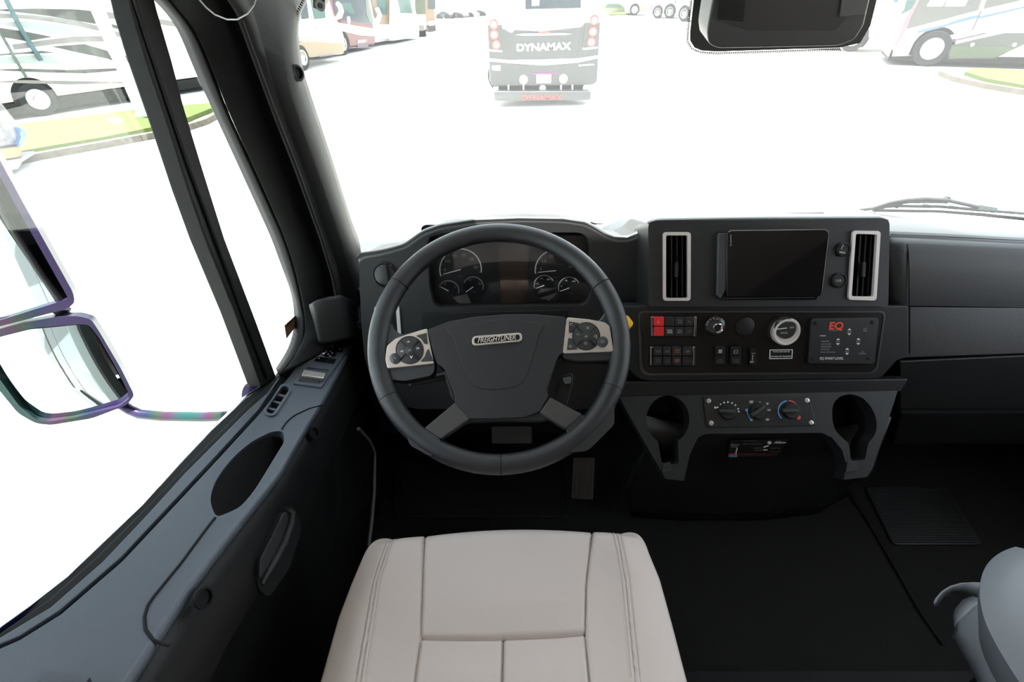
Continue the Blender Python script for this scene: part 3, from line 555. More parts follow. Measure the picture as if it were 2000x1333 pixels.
# shut line of the pull module
tube('module_seam', [DT.at(p.x, p.y, .0002) for p in resample([V((*q, 0)) for q in rnd([(634, 791), (605, 798), (575, 812), (560, 824), (548, 842)], 6)], 24)], .0016, BLK, door)
tube('module_seam', [DT.at(p.x, p.y, .0002) for p in resample([V((*q, 0)) for q in [(420, 1012), (404, 1032), (350, 1105), (300, 1166), (288, 1184), (282, 1206), (284, 1230), (300, 1252), (330, 1262)]], 40)], .0018, BLK, door)
pf = DT.px(pocket, 0)
loft('pull_pocket', [[p+(p-sum(pf, V((0, 0, 0)))/len(pf))*.05+V((0, 0, -.006)) for p in pf+[pf[0]]], [p+V((.006, .0, -.03)) for p in pf+[pf[0]]], [p.lerp(sum(pf, V((0, 0, 0)))/len(pf), .25)+V((.015, 0, -.075)) for p in pf+[pf[0]]], [p.lerp(sum(pf, V((0, 0, 0)))/len(pf), 1)+V((.015, 0, -.078)) for p in pf+[pf[0]]]], BLK, door, solid=0)
vent = slab('door_vent', DT, rnd([(573, 758), (536, 815), (512, 808), (552, 746)], 12, 5), -.004, .003, DOORP, door, bevel=.0015, holes=[ventsl])
slab('vent_cavity', DT, ventsl, -.03, -.022, BLK, vent)
for k in range(3):
    u, v = 551-k*10.5, 772+k*13; slab('vent_slat', DT, [(u-9, v-3), (u+9, v+1), (u+7, v+4.5), (u-11, v)], -.016, -.002, DOORP, vent)
sp = slab('switch_plate', DT, [(635, 672), (681, 681), (628, 757), (573, 749)], -.002, .0035, DOORP, door, bevel=.0012, holes=[winsw])
slab('mirror_switch_panel', DT, rnd([(637, 675), (671, 680), (668, 688), (633, 684)], 1.5), .003, .0052, GLOSS, sp)
slab('mirror_switch_panel', DT, rnd([(620, 697), (657, 702), (652, 710), (613, 704.5)], 1.5), .003, .0052, GLOSS, sp)
dome('mirror_knob', DT, circ(643, 690, 13.5, 7, tilt=8), .003, .006, .003, GLOSS, sp)
for a, b in ((637.5, 688), (641, 691.5), (645.5, 686.5), (649, 690)): dome('knob_mark', DT, circ(a, b, 1.3, .9, n=8), .008, .0088, .0002, WHT, sp, rings=2)
for a, b in ((639, 678.5), (664, 682), (623, 700)): slab('symbol', DT, circ(a, b, 1.5, 1.1, n=8), .005, .0056, GRYT, sp)
slab('window_switch', DT, rnd([(594, 722), (637, 729), (633, 739), (589, 733)], 2), -.01, .0095, SATIN, sp, bevel=.003)
slab('window_switch', DT, rnd([(588, 737), (626, 742), (622, 749), (584, 744)], 2), -.01, .004, PL, sp, bevel=.002)
slab('switch_shadow_gap', DT, winsw, -.012, -.008, BLK, sp)
text('symbol', 'o o', DT, (601, 731), (627, 735), 4, GRYT, sp, .0098)
# door inner face, lower door and handle
ir = resample([DT.at(u, v, -.012) for u, v in [(150, 1480)]+inner], 50)
low = loft('door_panel', [ir, [p+V((.012, 0, -.03)) for p in ir], [p+V((.014, -.0, -.12)) for p in ir], [p+V((-.035, 0, -.2)) for p in ir], [p+V((-.04, 0, -.40)) for p in ir], [p+V((-.02, 0, -.62)) for p in ir]], PLD, door, solid=.01)
DS = Fr(D(540, 1070, x=-.383), (.94, -.12, .25))
slab('handle_recess', DS, rnd([(572, 985), (590, 1030), (566, 1110), (524, 1170), (504, 1150), (497, 1085), (520, 1030), (548, 990)], 14), -.008, .001, BLK, door)
hn = slab('inside_handle', DS, rnd([(552, 1006), (562, 998), (567, 1012), (557, 1050), (532, 1100), (512, 1132), (507, 1128), (508, 1094), (530, 1052)], 5), .0, .012, PL, door, bevel=.003)
tube('handle_grip', [DS.at(u, v, .014) for u, v in [(563, 995), (571, 1002), (569, 1022), (556, 1060), (536, 1098), (518, 1128), (512, 1142)]], [.003, .005, .0055, .0055, .005, .004, .003], PL, door)
for u, v in ((396, 1168), (612, 846)):
    f = Fr(D(u, v, x=-.386), (.9, -.1, .35)); lathe('screw_hole', f.p, f.n, [(.013, 0), (.013, .003), (.0095, .004), (.009, -.003), (.001, -.003)], BLK, door, res=24)
wb = mesh('pull_highlight_rib', [DT.at(90, 1318, .004), DT.at(180, 1333, .004), DT.at(160, 1360, .002), DT.at(80, 1340, .002)], [(0, 1, 2, 3)], DOORP, door, solid=.012)
# upright fairing in front of the switches
loft('sail_panel', [X([(610, 594), (613, 628), (622, 668)], -.452), X([(617, 587), (624, 622), (634, 668)], -.44), X([(640, 580), (647, 618), (656, 664)], -.415), X([(662, 577), (670, 616), (680, 660)], -.40), X([(690, 590), (694, 620), (700, 662)], -.385)], PL, door, n=14, solid=.01, sm=1)
st(prism('wall_left_sun_stop', [V((-.545, -.02, FZ)), V((-.545, 1.36, FZ)), V((-.545, 1.36, CZ-.78)), V((-.545, .80, CZ-.74)), V((-.545, -.02, CZ-.52))], (-.03, 0, 0), BLK))  # unseen panel added to close a sun leak beside the door
# seal edge and kick side by the floor
st(tube('trim_4', [D(u, v, x=xx) for u, v, xx in [(700, 838, -.37), (722, 862, -.37), (732, 885, -.37), (731, 960, -.36), (727, 1010, -.35), (720, 1070, -.34)]], .0045, mat('rubber_edge', (.05, .05, .052), .5)))
st(prism('wall_kick_left', [V((-.44, .45, FZ)), V((-.44, 1.36, FZ)), V((-.44, 1.36, CZ-.62)), V((-.44, .80, CZ-.74))], (-.02, 0, 0), BLK))

# ================================================================== dashboard
dash = thing('dashboard', 'wide charcoal plastic dashboard spanning the cab under the windshield', 'dashboard', V((.5, 1.1, FZ)))
loft('dash_top', [[V((-.52, 1.06, CZ-.61)), V((.0, 1.10, CZ-.61)), V((.22, 1.10, CZ-.59)), V((.285, 1.08, CZ-.56)), V((.31, .97, CZ-.50)), D(1741, 459, y=.96)+V((-.3, 0, .0)), D(1741, 459, y=.96), D(2060, 474.5, y=.96), V((1.72, .96, CZ-.47))],
  [V((-.52, 1.33, CZ-.60)), V((.0, 1.33, CZ-.60)), V((.22, 1.33, CZ-.59)), V((.285, 1.33, CZ-.57)), V((.31, 1.33, CZ-.55)), D(1600, 415, y=1.33), D(1700, 417, y=1.33), D(2060, 442, y=1.33), V((1.75, 1.33, CZ-.60))], [V((-.52, 1.36, CZ-.66)), V((.3, 1.36, CZ-.66)), V((1.75, 1.36, CZ-.66))]], PLT, dash, n=60, solid=.02)
text('lettering', 'READY', Fr((0, 1.1, CZ-.607), (0, .05, 1), up=(0, 1, 0)), (746, 489), (784, 482), 6, GRYT, dash, .001)
L1 = FL(950, 535, .99, 18)
OUT = [(702, 503), (712, 495), (750, 489), (794, 477), (812, 464), (830, 451), (860, 440), (928, 429.5), (1013, 426), (1099, 427.5), (1142, 434), (1162, 445), (1180, 456), (1200, 463), (1225, 464), (1245, 456), (1262, 440), (1268, 437), (1268, 760), (1205, 775), (1150, 800), (820, 800), (760, 790), (725, 745), (712, 700), (706, 640), (702, 560)]
tube('highlight_roll', [L1.at(p.x, p.y, -.011) for p in resample([V((u, v+7, 0)) for u, v in rnd(OUT[0:17], 25, 4)], 120)], .0115, PLT, dash, res=16)  # roll in the lighter material, added to imitate the bright upper edge
CLH = rnd([(834, 455), (1150, 455), (1157, 560), (1150, 588), (1138, 597), (858, 601), (846, 594), (838, 560)], [26, 26, 4, 8, 8, 8, 8, 6])
face = slab('instrument_surround', L1, OUT, -.16, 0, PL, dash, bevel=.012, holes=[CLH], seg=4)
slab('cluster_recess', L1, rnd([(822, 440), (1165, 440), (1170, 612), (826, 612)], 10), -.075, -.05, BLK, dash)
# instrument cluster
cl = slab('instrument_cluster', L1, rnd([(836, 459), (1148, 459), (1154, 585), (1140, 596), (858, 598), (842, 588)], 8), -.05, -.03, mat('cluster_black', (.012, .012, .013), .35), dash, bevel=.002)
slab('centre_display', L1, rnd([(975, 475), (1032, 475), (1032, 594), (978, 594)], 2), -.03, -.0285, mat('display_brown_reflection', (.06, .042, .035), .15), cl)  # brown reflection of the coach interior painted into the display colour
def arcring(fr, cx, cy, r, a0, a1, w=1.6, h0=-.03, h1=-.028, n=30, asp=1.0):
    o = circ(cx, cy, r, r*asp, n, a0, a1); i = circ(cx, cy, r-w, (r-w)*asp, n, a0, a1)[::-1]; return pr(fr, o+i, h0, h1)
def gauge(cx, cy, r, a0, a1, na, nums, tsz, lab=None, a2=None):
    g = slab('gauge', L1, circ(cx, cy, r*.97, n=40), -.03, -.0288, mat('gauge_face', (.012, .013, .015), .3), cl)
    multi('scale_ring', [arcring(L1, cx, cy, r, a0, a1, max(1.3, r*.045), h1=-.0275)], GRYT if r < 30 else WHT, cl)
    tk = []
    for k in range(13):
        a = math.radians(a0+(a1-a0)*k/12); c, s = math.cos(a), -math.sin(a); q = .5
        tk.append(pr(L1, [(cx+c*r*.95-s*q*.5, cy+s*r*.95+c*q*.5), (cx+c*r*.95+s*q*.5, cy+s*r*.95-c*q*.5), (cx+c*r*.86+s*q*.5, cy+s*r*.86-c*q*.5), (cx+c*r*.86-s*q*.5, cy+s*r*.86+c*q*.5)], -.029, -.0278))
    multi('tick_marks', tk, GRYT, cl)
    a = math.radians(na); c, s = math.cos(a), -math.sin(a); L = r*.85
    slab('needle', L1, [(cx-s*.9, cy+c*.9), (cx+c*L-s*.5, cy+s*L+c*.5), (cx+c*L+s*.5, cy+s*L-c*.5), (cx+s*.9, cy-c*.9)], -.028, -.0262, WHT, cl)
    for k, tx in enumerate(nums):
        b = math.radians(a0+(a1-a0)*(k+.5)/len(nums)); x, y = cx+math.cos(b)*r*.72, cy-math.sin(b)*r*.72; hw = tsz*.45*len(tx)*.62
        text('numeral', tx, L1, (x-hw, y+tsz*.4), (x+hw, y+tsz*.4), tsz*.8, GRYT, cl, -.0282, .0002)
    if lab: kq = (.36, .13) if r > 30 else (.52, .28); text('numeral', lab, L1, (cx-r*kq[1], cy+r*kq[0]), (cx+r*kq[1], cy+r*kq[0]), 3, DIM, cl, -.0282, .0002)
gauge(899.5, 527, 41.5, 198, -8, 195, ['5', '10', '15', '20', '25', '30'], 7, 'RPM')
gauge(1086, 529, 41.5, 188, 0, 186, ['5', '15', '25', '45', '65', '85'], 7, 'MPH')
gauge(876, 569, 21, 158, -12, 152, ['E', 'F'], 4.5)
gauge(924, 561, 20.5, 155, -15, 215, ['0', '50'], 4.5, 'PSI')
gauge(1063, 558, 20.5, 195, 30, 200, ['100', '180', '250'], 4, 'F')
gauge(1112, 563, 22, 195, 30, 200, ['0', '80', '160'], 4, 'WATER')
slab('cluster_lens', L1, rnd([(836, 458), (1149, 458), (1155, 585), (1141, 597), (857, 599), (841, 588)], 8), -.021, -.02, glassmat('lens', (.85, .85, .85), 1.5), cl)
# headlamp knob
kn = Fr(L1.at(752.5, 537, 0), L1.n)
k_ = lathe('headlight_switch', kn.p, kn.n, [(.030, 0), (.030, .003), (.0265, .0045), (.025, .001)], PLD, dash)
lathe('dial', kn.p, kn.n, [(.0245, 0), (.024, .004), (.021, .005)], mat('dial_grey', (.012, .012, .013), .35), k_)
q = kn.n.cross(kn.x); slab('grip', L1, rnd([(747, 518), (753, 515), (759, 553), (753, 557)], 3), .004, .015, PL, k_, bevel=.003)
text('symbol', '0 = D #', L1, (739, 524), (766, 520), 4, DIM, k_, .0055)
# outer air outlet behind the rim
v1 = slab('air_vent', L1, rnd([(730, 599), (779, 597), (786, 690), (742, 700)], 7), 0, .006, BEZ, dash, bevel=.0015, holes=[rnd([(736, 604), (773, 603), (779, 684), (747, 693)], 5)])
slab('vent_cavity', L1, rnd([(735, 603), (774, 602), (780, 685), (746, 694)], 5), 0, .0008, BLK, v1)
slab('storage_lid', L1, rnd([(822, 612), (1110, 606), (1110, 700), (826, 716)], 8), 0, .004, PLD, dash, bevel=.003)
# centre stack
SA = FL(1500, 515, .92, 26)
AO = rnd([(1266, 432), (1738, 427.5), (1735, 599), (1267, 600)], [14, 14, 6, 6])
HVL = rnd([(1301, 460), (1343.5, 460), (1343.5, 582.5), (1301, 582.5)], 4); HVR = rnd([(1672, 457), (1713.5, 458), (1706, 580), (1663.5, 579)], 4)
stack = slab('centre_stack', SA, AO, -.10, .012, PL, dash, bevel=.009, holes=[HVL, HVR], seg=4)
slab('duct_backing', SA, AO and rect(1280, 445, 1728, 592), -.06, -.035, BLK, dash)
for (o, i) in ((rnd([(1295.5, 453.5), (1349.5, 453.5), (1349, 588), (1295.5, 588)], 7), HVL), (rnd([(1666, 450.5), (1720.5, 451.5), (1712, 587.5), (1657, 586)], 7), HVR)):
    vv = slab('air_vent', SA, o, .010, .017, BEZ, dash, bevel=.002, holes=[i])
    c0 = i[0]; us = [p[0] for p in i]; vs_ = [p[1] for p in i]; sh = 0 if us[0] < 1500 else -.065
    for k in range(3):
        u = min(us)+(max(us)-min(us)-(7 if sh else 0))*(k+1)/4+(7 if sh else 0); slab('louvre', SA, [(u-1.4, min(vs_)), (u+1.4, min(vs_)), (u+1.4+sh*122, max(vs_)), (u-1.4+sh*122, max(vs_))], -.03, .006, PLD, vv)
    m_ = (min(us)+max(us))/2; slab('louvre_tab', SA, rnd([(m_-3, 512), (m_+3, 512), (m_+2, 542), (m_-4, 542)], 2), .0, .012, PL, vv, bevel=.001)
# raised tray on top of the stack
loft('top_tray', [[SA.at(u, v, .012) for u, v in [(1266, 436), (1282, 430), (1500, 427), (1726, 425.5), (1736, 430)]], [D(u, v, y=yy) for u, v, yy in [(1262, 432, 1.0), (1284, 425, 1.0), (1500, 422, 1.0), (1722, 421, 1.0), (1730, 426, 1.0)]],
 [D(u, v, y=1.16) for u, v in [(1258, 420), (1272, 413), (1480, 409), (1650, 407), (1704, 417)]], [D(u, v, y=1.25) for u, v in [(1256, 415), (1270, 406), (1440, 401.5), (1592, 399.5), (1712, 415)]]], PLT, dash, n=30, solid=.01)
slab('tray_slot', Fr(D(1490, 417, y=1.06), (0, -.3, 1), up=(0, 1, 0)), [(1372, 419.2), (1490, 417.2), (1609, 415.2), (1609, 416.4), (1490, 418.4), (1372, 420.4)], 0, .004, BLK, dash)
tube('stack_highlight_roll', [SA.at(u, v, .002) for u, v in rnd([(1276, 440), (1284, 437.5), (1720, 433.5), (1728, 436)], 3)], .0095, PLT, dash, res=16)  # added lighter roll that carries the highlight along the stack top
# touchscreen
hu = slab('display_unit', SA, rnd([(1403, 453), (1620, 450), (1596, 586), (1408, 586.5), (1399, 578)], 4), .010, .016, GLOSS, dash, bevel=.001)
slab('side_cheek', SA, [(1403, 456), (1421, 455), (1418, 566), (1408, 584), (1400, 577)], .012, .021, mat('slate_gloss', (.05, .055, .06), .25), hu, bevel=.002)
scr = slab('screen', SA, rnd([(1420, 452), (1613, 449.5), (1620, 456), (1606, 574), (1600, 580), (1419, 580)], 4), .016, .024, mat('screen_black', (.008, .007, .007), .06, spec=.5), hu, bevel=.0015)
slab('edge_trim', SA, [(1421, 453), (1427, 449.6), (1612, 447.6), (1620, 453), (1618, 454), (1611, 449.6), (1428, 451.4), (1423, 454.5)], .018, .026, CHROME, hu)
slab('edge_trim', SA, [(1412, 582.8), (1592, 581), (1592, 582.2), (1412, 584.4)], .016, .022, PL, hu)
text('lettering', 'GARMIN', SA, (1429, 481), (1429, 458.5), 3.0, GRYT, hu, .0245, .0002)
def socket(u, v, r, fr=SA, h=.012):
    q = fr.at(u, v, h); R_ = (fr.at(u+r, v, h)-q).length; return lathe('socket', q, fr.n, [(R_, 0), (R_, .004), (R_*.86, .006), (R_*.8, .004), (.001, .0045)], PLD, dash)
s = socket(1645, 488, 13.5); text('symbol', '/', SA, (1642, 487), (1649, 485), 7, GRYT, s, .0182); slab('symbol', SA, rnd([(1640, 491), (1651, 493), (1651, 496), (1640, 494)], 1), .0155, .0182, GRYT, s)
s = socket(1637, 548, 14.5); text('lettering', 'USB', SA, (1631.5, 551), (1643, 551), 5, GRYT, s, .0175)
# control band
SB = FL(1490, 670, .845, 22)
BO = [(1200, 598), (1776, 597.5), (1776, 700), (1765, 701.5), (1752, 706), (1726, 735), (1716, 740), (1702, 742), (1270, 746), (1250, 742), (1238, 733), (1222, 716), (1205, 690)]
band = slab('control_band', SB, BO, -.05, 0, PLD, dash, bevel=.004)
BI = rnd([(1249, 611), (1727, 611), (1710, 728), (1255, 730)], [12, 12, 16, 18])
slab('band_rim', SB, rnd([(1246, 608), (1731, 608), (1713, 731), (1250, 734)], [13, 13, 18, 20]), 0, .002, mat('rim_dark', (.03, .03, .03), .4), dash, bevel=.001, holes=[BI])
slab('band_inlay', SB, BI, 0, .0008, mat('inlay_brown_black', (.012, .010, .009), .25), dash)
def bank(x0, x1, y0, y1, cols, chrome, syms):
    b = slab('switch_bank', SB, rnd([(x0-2, y0-2), (x1+2, y0-3), (x1+1, y1+2), (x0-4, y1+3)], 2), .0008, .003, BLK, dash)
    for side, x in ((0, x0), (1, x1-5)):
        a = [(x, y0), (x+5, y0), (x+3.5 if not side else x+5.2, (y0+y1)/2), (x+4.5, y1), (x+(-.5 if side else 0), y1), (x+(1 if side else 0), (y0+y1)/2)]
        slab('chrome_end', SB, a, .003, .011, CHROME, b, bevel=.001)
    for k, (a, c) in enumerate(cols):
        for j, (p, q) in enumerate(((y0+.5, (y0+y1)/2-1), ((y0+y1)/2, y1-.5))):
            mm = RED if (chrome == 'red' and k == 0) else mat('rocker_black', (.018, .018, .019), .35)
            o = slab('rocker_switch', SB, rect(a, p, c, q), .003, .011 if j == 0 else .0085, mm, b, bevel=.0012)
            tx, m2 = syms[k][j]
            h_ = .0116 if j == 0 else .0091
            if tx == '^': multi('symbol', [pr(SB, [(a+6, q-5), (a+(c-a)/2-1, p+5), (c-8, q-5)], h_-.0006, h_)], mat('triangle_dim', (.8, .12, .10), .5), b)
            elif tx: 
                for li, ln in enumerate(tx.split('|')):
                    n_ = len(tx.split('|')); yy = (p+q)/2+1.6+(li-(n_-1)/2)*4.2; text('symbol', ln, SB, (a+5, yy), (c-4, yy), 3.1, m2, b, h_, .0002)
bank(1271.5, 1360, 619, 657.5, [(1277, 1297), (1298, 1317), (1318.5, 1336), (1337, 1354)], 'red', [[('^', 0), ('', 0)], [('', 0), ('DUAL|HORN', WHT)], [('PTO|cab', GRYT), ('PARK|BRKE', GRYT)], [('\\', GRYT), ('LAMP|OFF', DIM)]])
bank(1270, 1358, 678, 714.5, [(1276, 1293), (1295, 1311), (1313, 1331), (1333, 1352)], '', [[('G', GRYT), ('DIFF|LOCK', DIM)], [('O', GRYT), ('REGN|INHB', DIM)], [('====|====', AMB), ('o|=o=', AMB)], [('2', GRYT), ('FLD', DIM)]])
q = SB.at(1395, 636, .0008); kb = lathe('mirror_dial', q, SB.n, [(.0215, 0), (.0215, .006), (.018, .010), (.012, .012)], mat('dial_black', (.016, .016, .016), .3), dash)
q = SB.at(1402, 641, .013); lathe('chrome_ring', q, SB.n, [(.0115, -.006), (.0115, .002), (.0105, .0035), (.0085, .003), (.0083, .000), (.001, .000)], CHROME, kb)
multi('dial_marks', [pr(SB, circ(1396+15*math.cos(math.radians(a)), 638-15*math.sin(math.radians(a)), 1.1, n=8), .010, .0128) for a in (195, 170, 145, 120, 95, 70)], GRYT, kb)
q = SB.at(1454.5, 638, .0008); lathe('blanking_plug', q, SB.n, [(.0205, 0), (.0205, .002), (.019, .003), (.001, .003)], PLD, dash)
# round gauge
q = SB.at(1531, 646.5, .0008); RG = (SB.at(1535+28, 643, .01)-SB.at(1535, 643, .01)).length
rg = lathe('pressure_gauge', q, SB.n, [(RG*.95, 0), (RG*.98, .010), (RG*.9, .014), (RG*.78, .0135), (RG*.76, .0115), (.001, .0115)], BEZ, dash)
GF = SB.off(.013); slab('gauge_face', GF, circ(1534, 641, 21.3), -.001, .0005, mat('gauge_dark', (.03, .032, .032), .3), rg)
slab('needle', GF, [(1517, 643.2), (1536, 640.8), (1538, 641), (1536, 642), (1517, 644.4)], .0005, .0018, WHT, rg)
text('numeral', 'TRANS', GF, (1524, 652.5), (1538, 652), 3.2, GRYT, rg, .001); text('numeral', '200', GF, (1537, 630), (1546, 629), 3.6, GRYT, rg, .001); text('numeral', '100', GF, (1519, 630), (1528, 629), 3.6, GRYT, rg, .001); text('numeral', '300', GF, (1542, 642), (1551, 641.5), 3.4, GRYT, rg, .001)
pc = slab('placard', SB, [(1503.5, 683.5), (1548.5, 683), (1547.5, 701), (1502.5, 701.8)], .0008, .0014, BLK, dash)
slab('placard_border', SB, [(1503.5, 683.5), (1548.5, 683), (1547.5, 701), (1502.5, 701.8)], .0014, .0018, WHT, pc, holes=[[(1505, 684.8), (1547.2, 684.3), (1546.2, 699.8), (1504, 700.5)]])
text('lettering', 'TRAVEL GEAR MUST BE', SB, (1509, 688.6), (1542, 688.3), 2.2, WHT, pc, .0018, .0002); text('lettering', 'INSTALLED FOR TRANSPORT', SB, (1505, 698.2), (1545.5, 697.4), 2.2, WHT, pc, .0018, .0002)
for (a, b, c, d), sy in zip(((1397, 678, 1416, 713), (1427, 678, 1447, 713)), (('I', 'AIR|LOCK'), ('()', 'SLOW|ALRM'))):
    b_ = slab('rocker_switch', SB, rnd(rect(a-1, b-1, c+1, d+1), 2), .0008, .004, BLK, dash)
    slab('rocker_cap', SB, rect(a, b, c, (b+d)/2-.7), .004, .010, PLD, b_, bevel=.0015); slab('rocker_cap', SB, rect(a, (b+d)/2, c, d), .004, .008, PLD, b_, bevel=.0015)
    text('symbol', sy[0], SB, (a+6, b+12), (c-6, b+12), 7, GRYT, b_, .0105, .0002)
    for li, ln in enumerate(sy[1].split('|')): text('symbol', ln, SB, (a+4, b+27+li*4), (c-4, b+27+li*4), 3, DIM, b_, .0085, .0002)
b_ = slab('toggle_switch', SB, rnd(rect(1464, 682, 1478, 714), 2), .0008, .006, BLK, dash, bevel=.001)
text('symbol', 'TRIM', SB, (1467, 692), (1475, 692), 2.2, GRYT, b_, .0065, .0002); slab('lever_slot', SB, [(1470, 694), (1471.5, 694), (1470.5, 704), (1469, 704)], .006, .008, GRYT, b_); text('symbol', 'BRKE', SB, (1465, 708.5), (1472, 708.5), 2.6, WHT, b_, .0065, .0002)
# levelling panel
lv = slab('levelling_panel', SB, rnd([(1585, 623), (1717, 621.5), (1708, 712), (1578, 711)], 6), .0008, .007, mat('panel_black', (.012, .012, .012), .45), dash, bevel=.0015)
def Z6(x, y): return (1570+x/12.12, 610+y/12.12)
LV = SB.off(.007)
text('lettering', 'EQ', LV, Z6(592, 402), Z6(925, 402), 14, ORG, lv, .0004, .0003, bold=.03); text('lettering', 'SYSTEMS', LV, Z6(590, 445), Z6(800, 445), 1.8, GRYT, lv, .0004, .0002)
text('lettering', 'EQ SMART-LEVEL', LV, Z6(380, 1125), Z6(935, 1125), 4.8, WHT, lv, .0004, .0002)
for s_, x0, x1, y in (('POWER', 380, 515, 575), ('OPERATING', 410, 600, 705), ('LOW VOLTAGE', 405, 640, 770), ('PARKING BRAKE', 400, 645, 835), ('BATTERY ON', 395, 595, 898), ('Remote Control Active', 390, 740, 960)):
    text('lettering', s_, LV, Z6(x0, y), Z6(x1, y), 2.2, GRYT if x0 > 380 else WHT, lv, .0004, .0002)
for cx, cy, s_ in ((1080, 465, 'FRONT'), (812, 700, 'LEFT'), (1293, 695, 'RIGHT'), (1028, 930, 'REAR')):
    multi('arrow_mark', [pr(LV, [Z6(cx-42, cy-38), Z6(cx+4, cy-80), Z6(cx+48, cy-38)], 0, .0006), pr(LV, [Z6(cx-46, cy+38), Z6(cx+40, cy+38), Z6(cx-4, cy+84)], 0, .0006)], WHT, lv)
    text('lettering', s_, LV, Z6(cx-52, cy+12), Z6(cx+48, cy+12), 2.2, GRYT, lv, .0004, .0002)
for s_, x0, x1, y in (('AUTO', 1400, 1500, 410), ('LEVEL', 1390, 1495, 458), ('ALL', 1350, 1415, 955), ('RETRACT', 1300, 1460, 1000)): text('lettering', s_, LV, Z6(x0, y), Z6(x1, y), 2.4, GRYT, lv, .0004, .0002)
for x, y in ((290, 268), (1630, 245), (210, 1112), (1530, 1100)):
    u, v = Z6(x, y); lathe('screw', LV.at(u, v, 0), LV.n, [(.004, 0), (.004, .0012), (.002, .0016), (.001, .0008)], PLD, lv, res=16)
# passenger side
def row(y, v0, v1, u0=1738): return [D(u0, v0, y=y), D(1870, (v0+v1)/2, y=y), D(2060, v1+3, y=y), D(2420, v1+9, y=y)]
loft('passenger_pad', [row(.985, 457, 469), row(.972, 460, 472), row(.95, 464, 477), row(.93, 474, 487), row(.92, 488, 500), row(.905, 530, 540), row(.89, 597, 600), row(.93, 601, 604)], PL, dash, n=24, solid=.02)
tube('pad_seam', [D(1741, 459, y=.966), D(1870, 464.5, y=.966), D(2060, 474.5, y=.966), D(2420, 481, y=.966)], .0018, BLK, dash)
tube('airbag_seam', [D(u, v, y=yy-.0015) for u, v, yy in [(1765, 467, .955), (1772, 478, .93), (1774, 492, .92), (1775.5, 530, .905), (1776, 596, .888)]], .0012, BLK, dash)
SP = FL(1880, 645, .875, 20)
slab('trim_strip', SP, [(1776, 599), (2060, 602), (2420, 606), (2420, 678), (2060, 690), (1768, 700), (1776, 690)], -.02, .0, mat('textured_black', (.018, .016, .014), .4, bump=.3, bscale=500), dash, bevel=.003)
SG = FL(1880, 750, .845, 8)
gb = slab('glovebox_door', SG, [(1757, 706), (2060, 692), (2420, 680), (2420, 800), (1757, 801)], -.02, 0, PLD, dash, bevel=.004)
slab('lower_panel', FL(1880, 830, .86, -10), [(1757, 806), (2420, 806), (2420, 870), (1740, 870)], -.1, 0, BLK, dash, bevel=.01)
slab('lower_ledge', FL(1480, 752, .805, 25), [(1205, 747), (1775, 741), (1760, 766), (1206, 776)], -.03, 0, PLD, dash, bevel=.003)
prism('hidden_sun_blocker', [V((-.52, .985, CZ-.655)), V((.34, .985, CZ-.655)), V((.34, 1.36, CZ-.67)), V((-.52, 1.36, CZ-.67))], (0, 0, -.02), BLK, dash)  # hidden sheet added under the dash to block sun from the footwell
slab('knee_bolster', FL(960, 800, 1.0, 8), [(720, 760), (1215, 760), (1215, 850), (740, 850)], -.05, 0, BLK, dash, bevel=.01)

# ================================================================== console with cup holders
con = thing('centre_console', 'dark floor console with two keyhole cup holders below the control band', 'console', V((.42, .85, FZ)))
SC = FL(1485, 765, .80, 44)
KL = circ(1304.5, 820, 42, 47, 28, 300, -50+10); KL = circ(1304.5, 820, 42, 47, 30, -62, 242)+[(1292, 903), (1296, 907), (1322, 907), (1326, 903)]
KR = circ(1666, 819, 43, 50, 30, -66, 236, tilt=-14)+[(1661, 898), (1664, 902), (1690, 902), (1693, 896)]
KR = [(1625, 805), (1627, 790), (1637, 777), (1652, 771), (1668, 771), (1686, 778), (1700, 793), (1710, 812), (1713, 832), (1710, 848), (1703, 858), (1697, 864), (1693, 880), (1690, 899), (1662, 901), (1660, 880), (1658, 866), (1645, 856), (1632, 842), (1626, 824)]
KR = rnd(KR, 6, 2)
CO = [(1209, 775), (1216, 770), (1748, 761), (1753, 765), (1737, 815), (1705, 914), (1694, 932), (1648, 938), (1652, 905), (1645, 880), (1625, 855), (1605, 846), (1378, 848), (1363, 856), (1347, 889), (1336, 940), (1300, 936), (1273, 889), (1240, 832)]
slab('upper_shell', SC, CO, -.035, 0, mat('console_plastic', (.013, .014, .015), .5, spec=.3, bump=.3), con, bevel=.004, holes=[KL, KR])
for K, lx in ((KL, 0), (KR, 0)):
    p0 = SC.px(K, -.001); p0.append(p0[0]); c = sum(p0, V((0, 0, 0)))/len(p0)
    loft('cup_holder', [p0, [p+V((0, .03, -.03)) for p in p0], [p.lerp(c, .12)+V((0, .07, -.07)) for p in p0], [c+V((0, .07, -.07))+(p-c)*.01 for p in p0]], BLK, con, solid=0)
slab('latch_tab', SC, [(1296, 905), (1309, 903), (1313, 922), (1294, 924)], 0, .003, PL, con, bevel=.001); slab('latch_tab', SC, [(1655, 902), (1672, 900), (1677, 920), (1652, 923)], 0, .003, PL, con, bevel=.001)
def rowc(y, l): return [D(u, v, y=y) for u, v in l]
loft('lower_shell', [rowc(.79, [(1230, 800), (1370, 848), (1490, 845), (1610, 846), (1735, 812)]), rowc(.76, [(1262, 870), (1372, 850), (1490, 848), (1606, 848), (1712, 880)]), rowc(.79, [(1240, 905), (1340, 890), (1490, 885), (1640, 885), (1704, 915)]),
 rowc(.82, [(1222, 950), (1340, 935), (1490, 930), (1625, 925), (1680, 935)]), [D(u, v, z=-1.25) for u, v in [(1222, 985), (1330, 995), (1480, 992), (1590, 978), (1655, 942)]], [D(u, v, z=-1.33) for u, v in [(1235, 1005), (1330, 1012), (1480, 1012), (1590, 1000), (1655, 962)]]], PL, con, n=40, solid=.01)
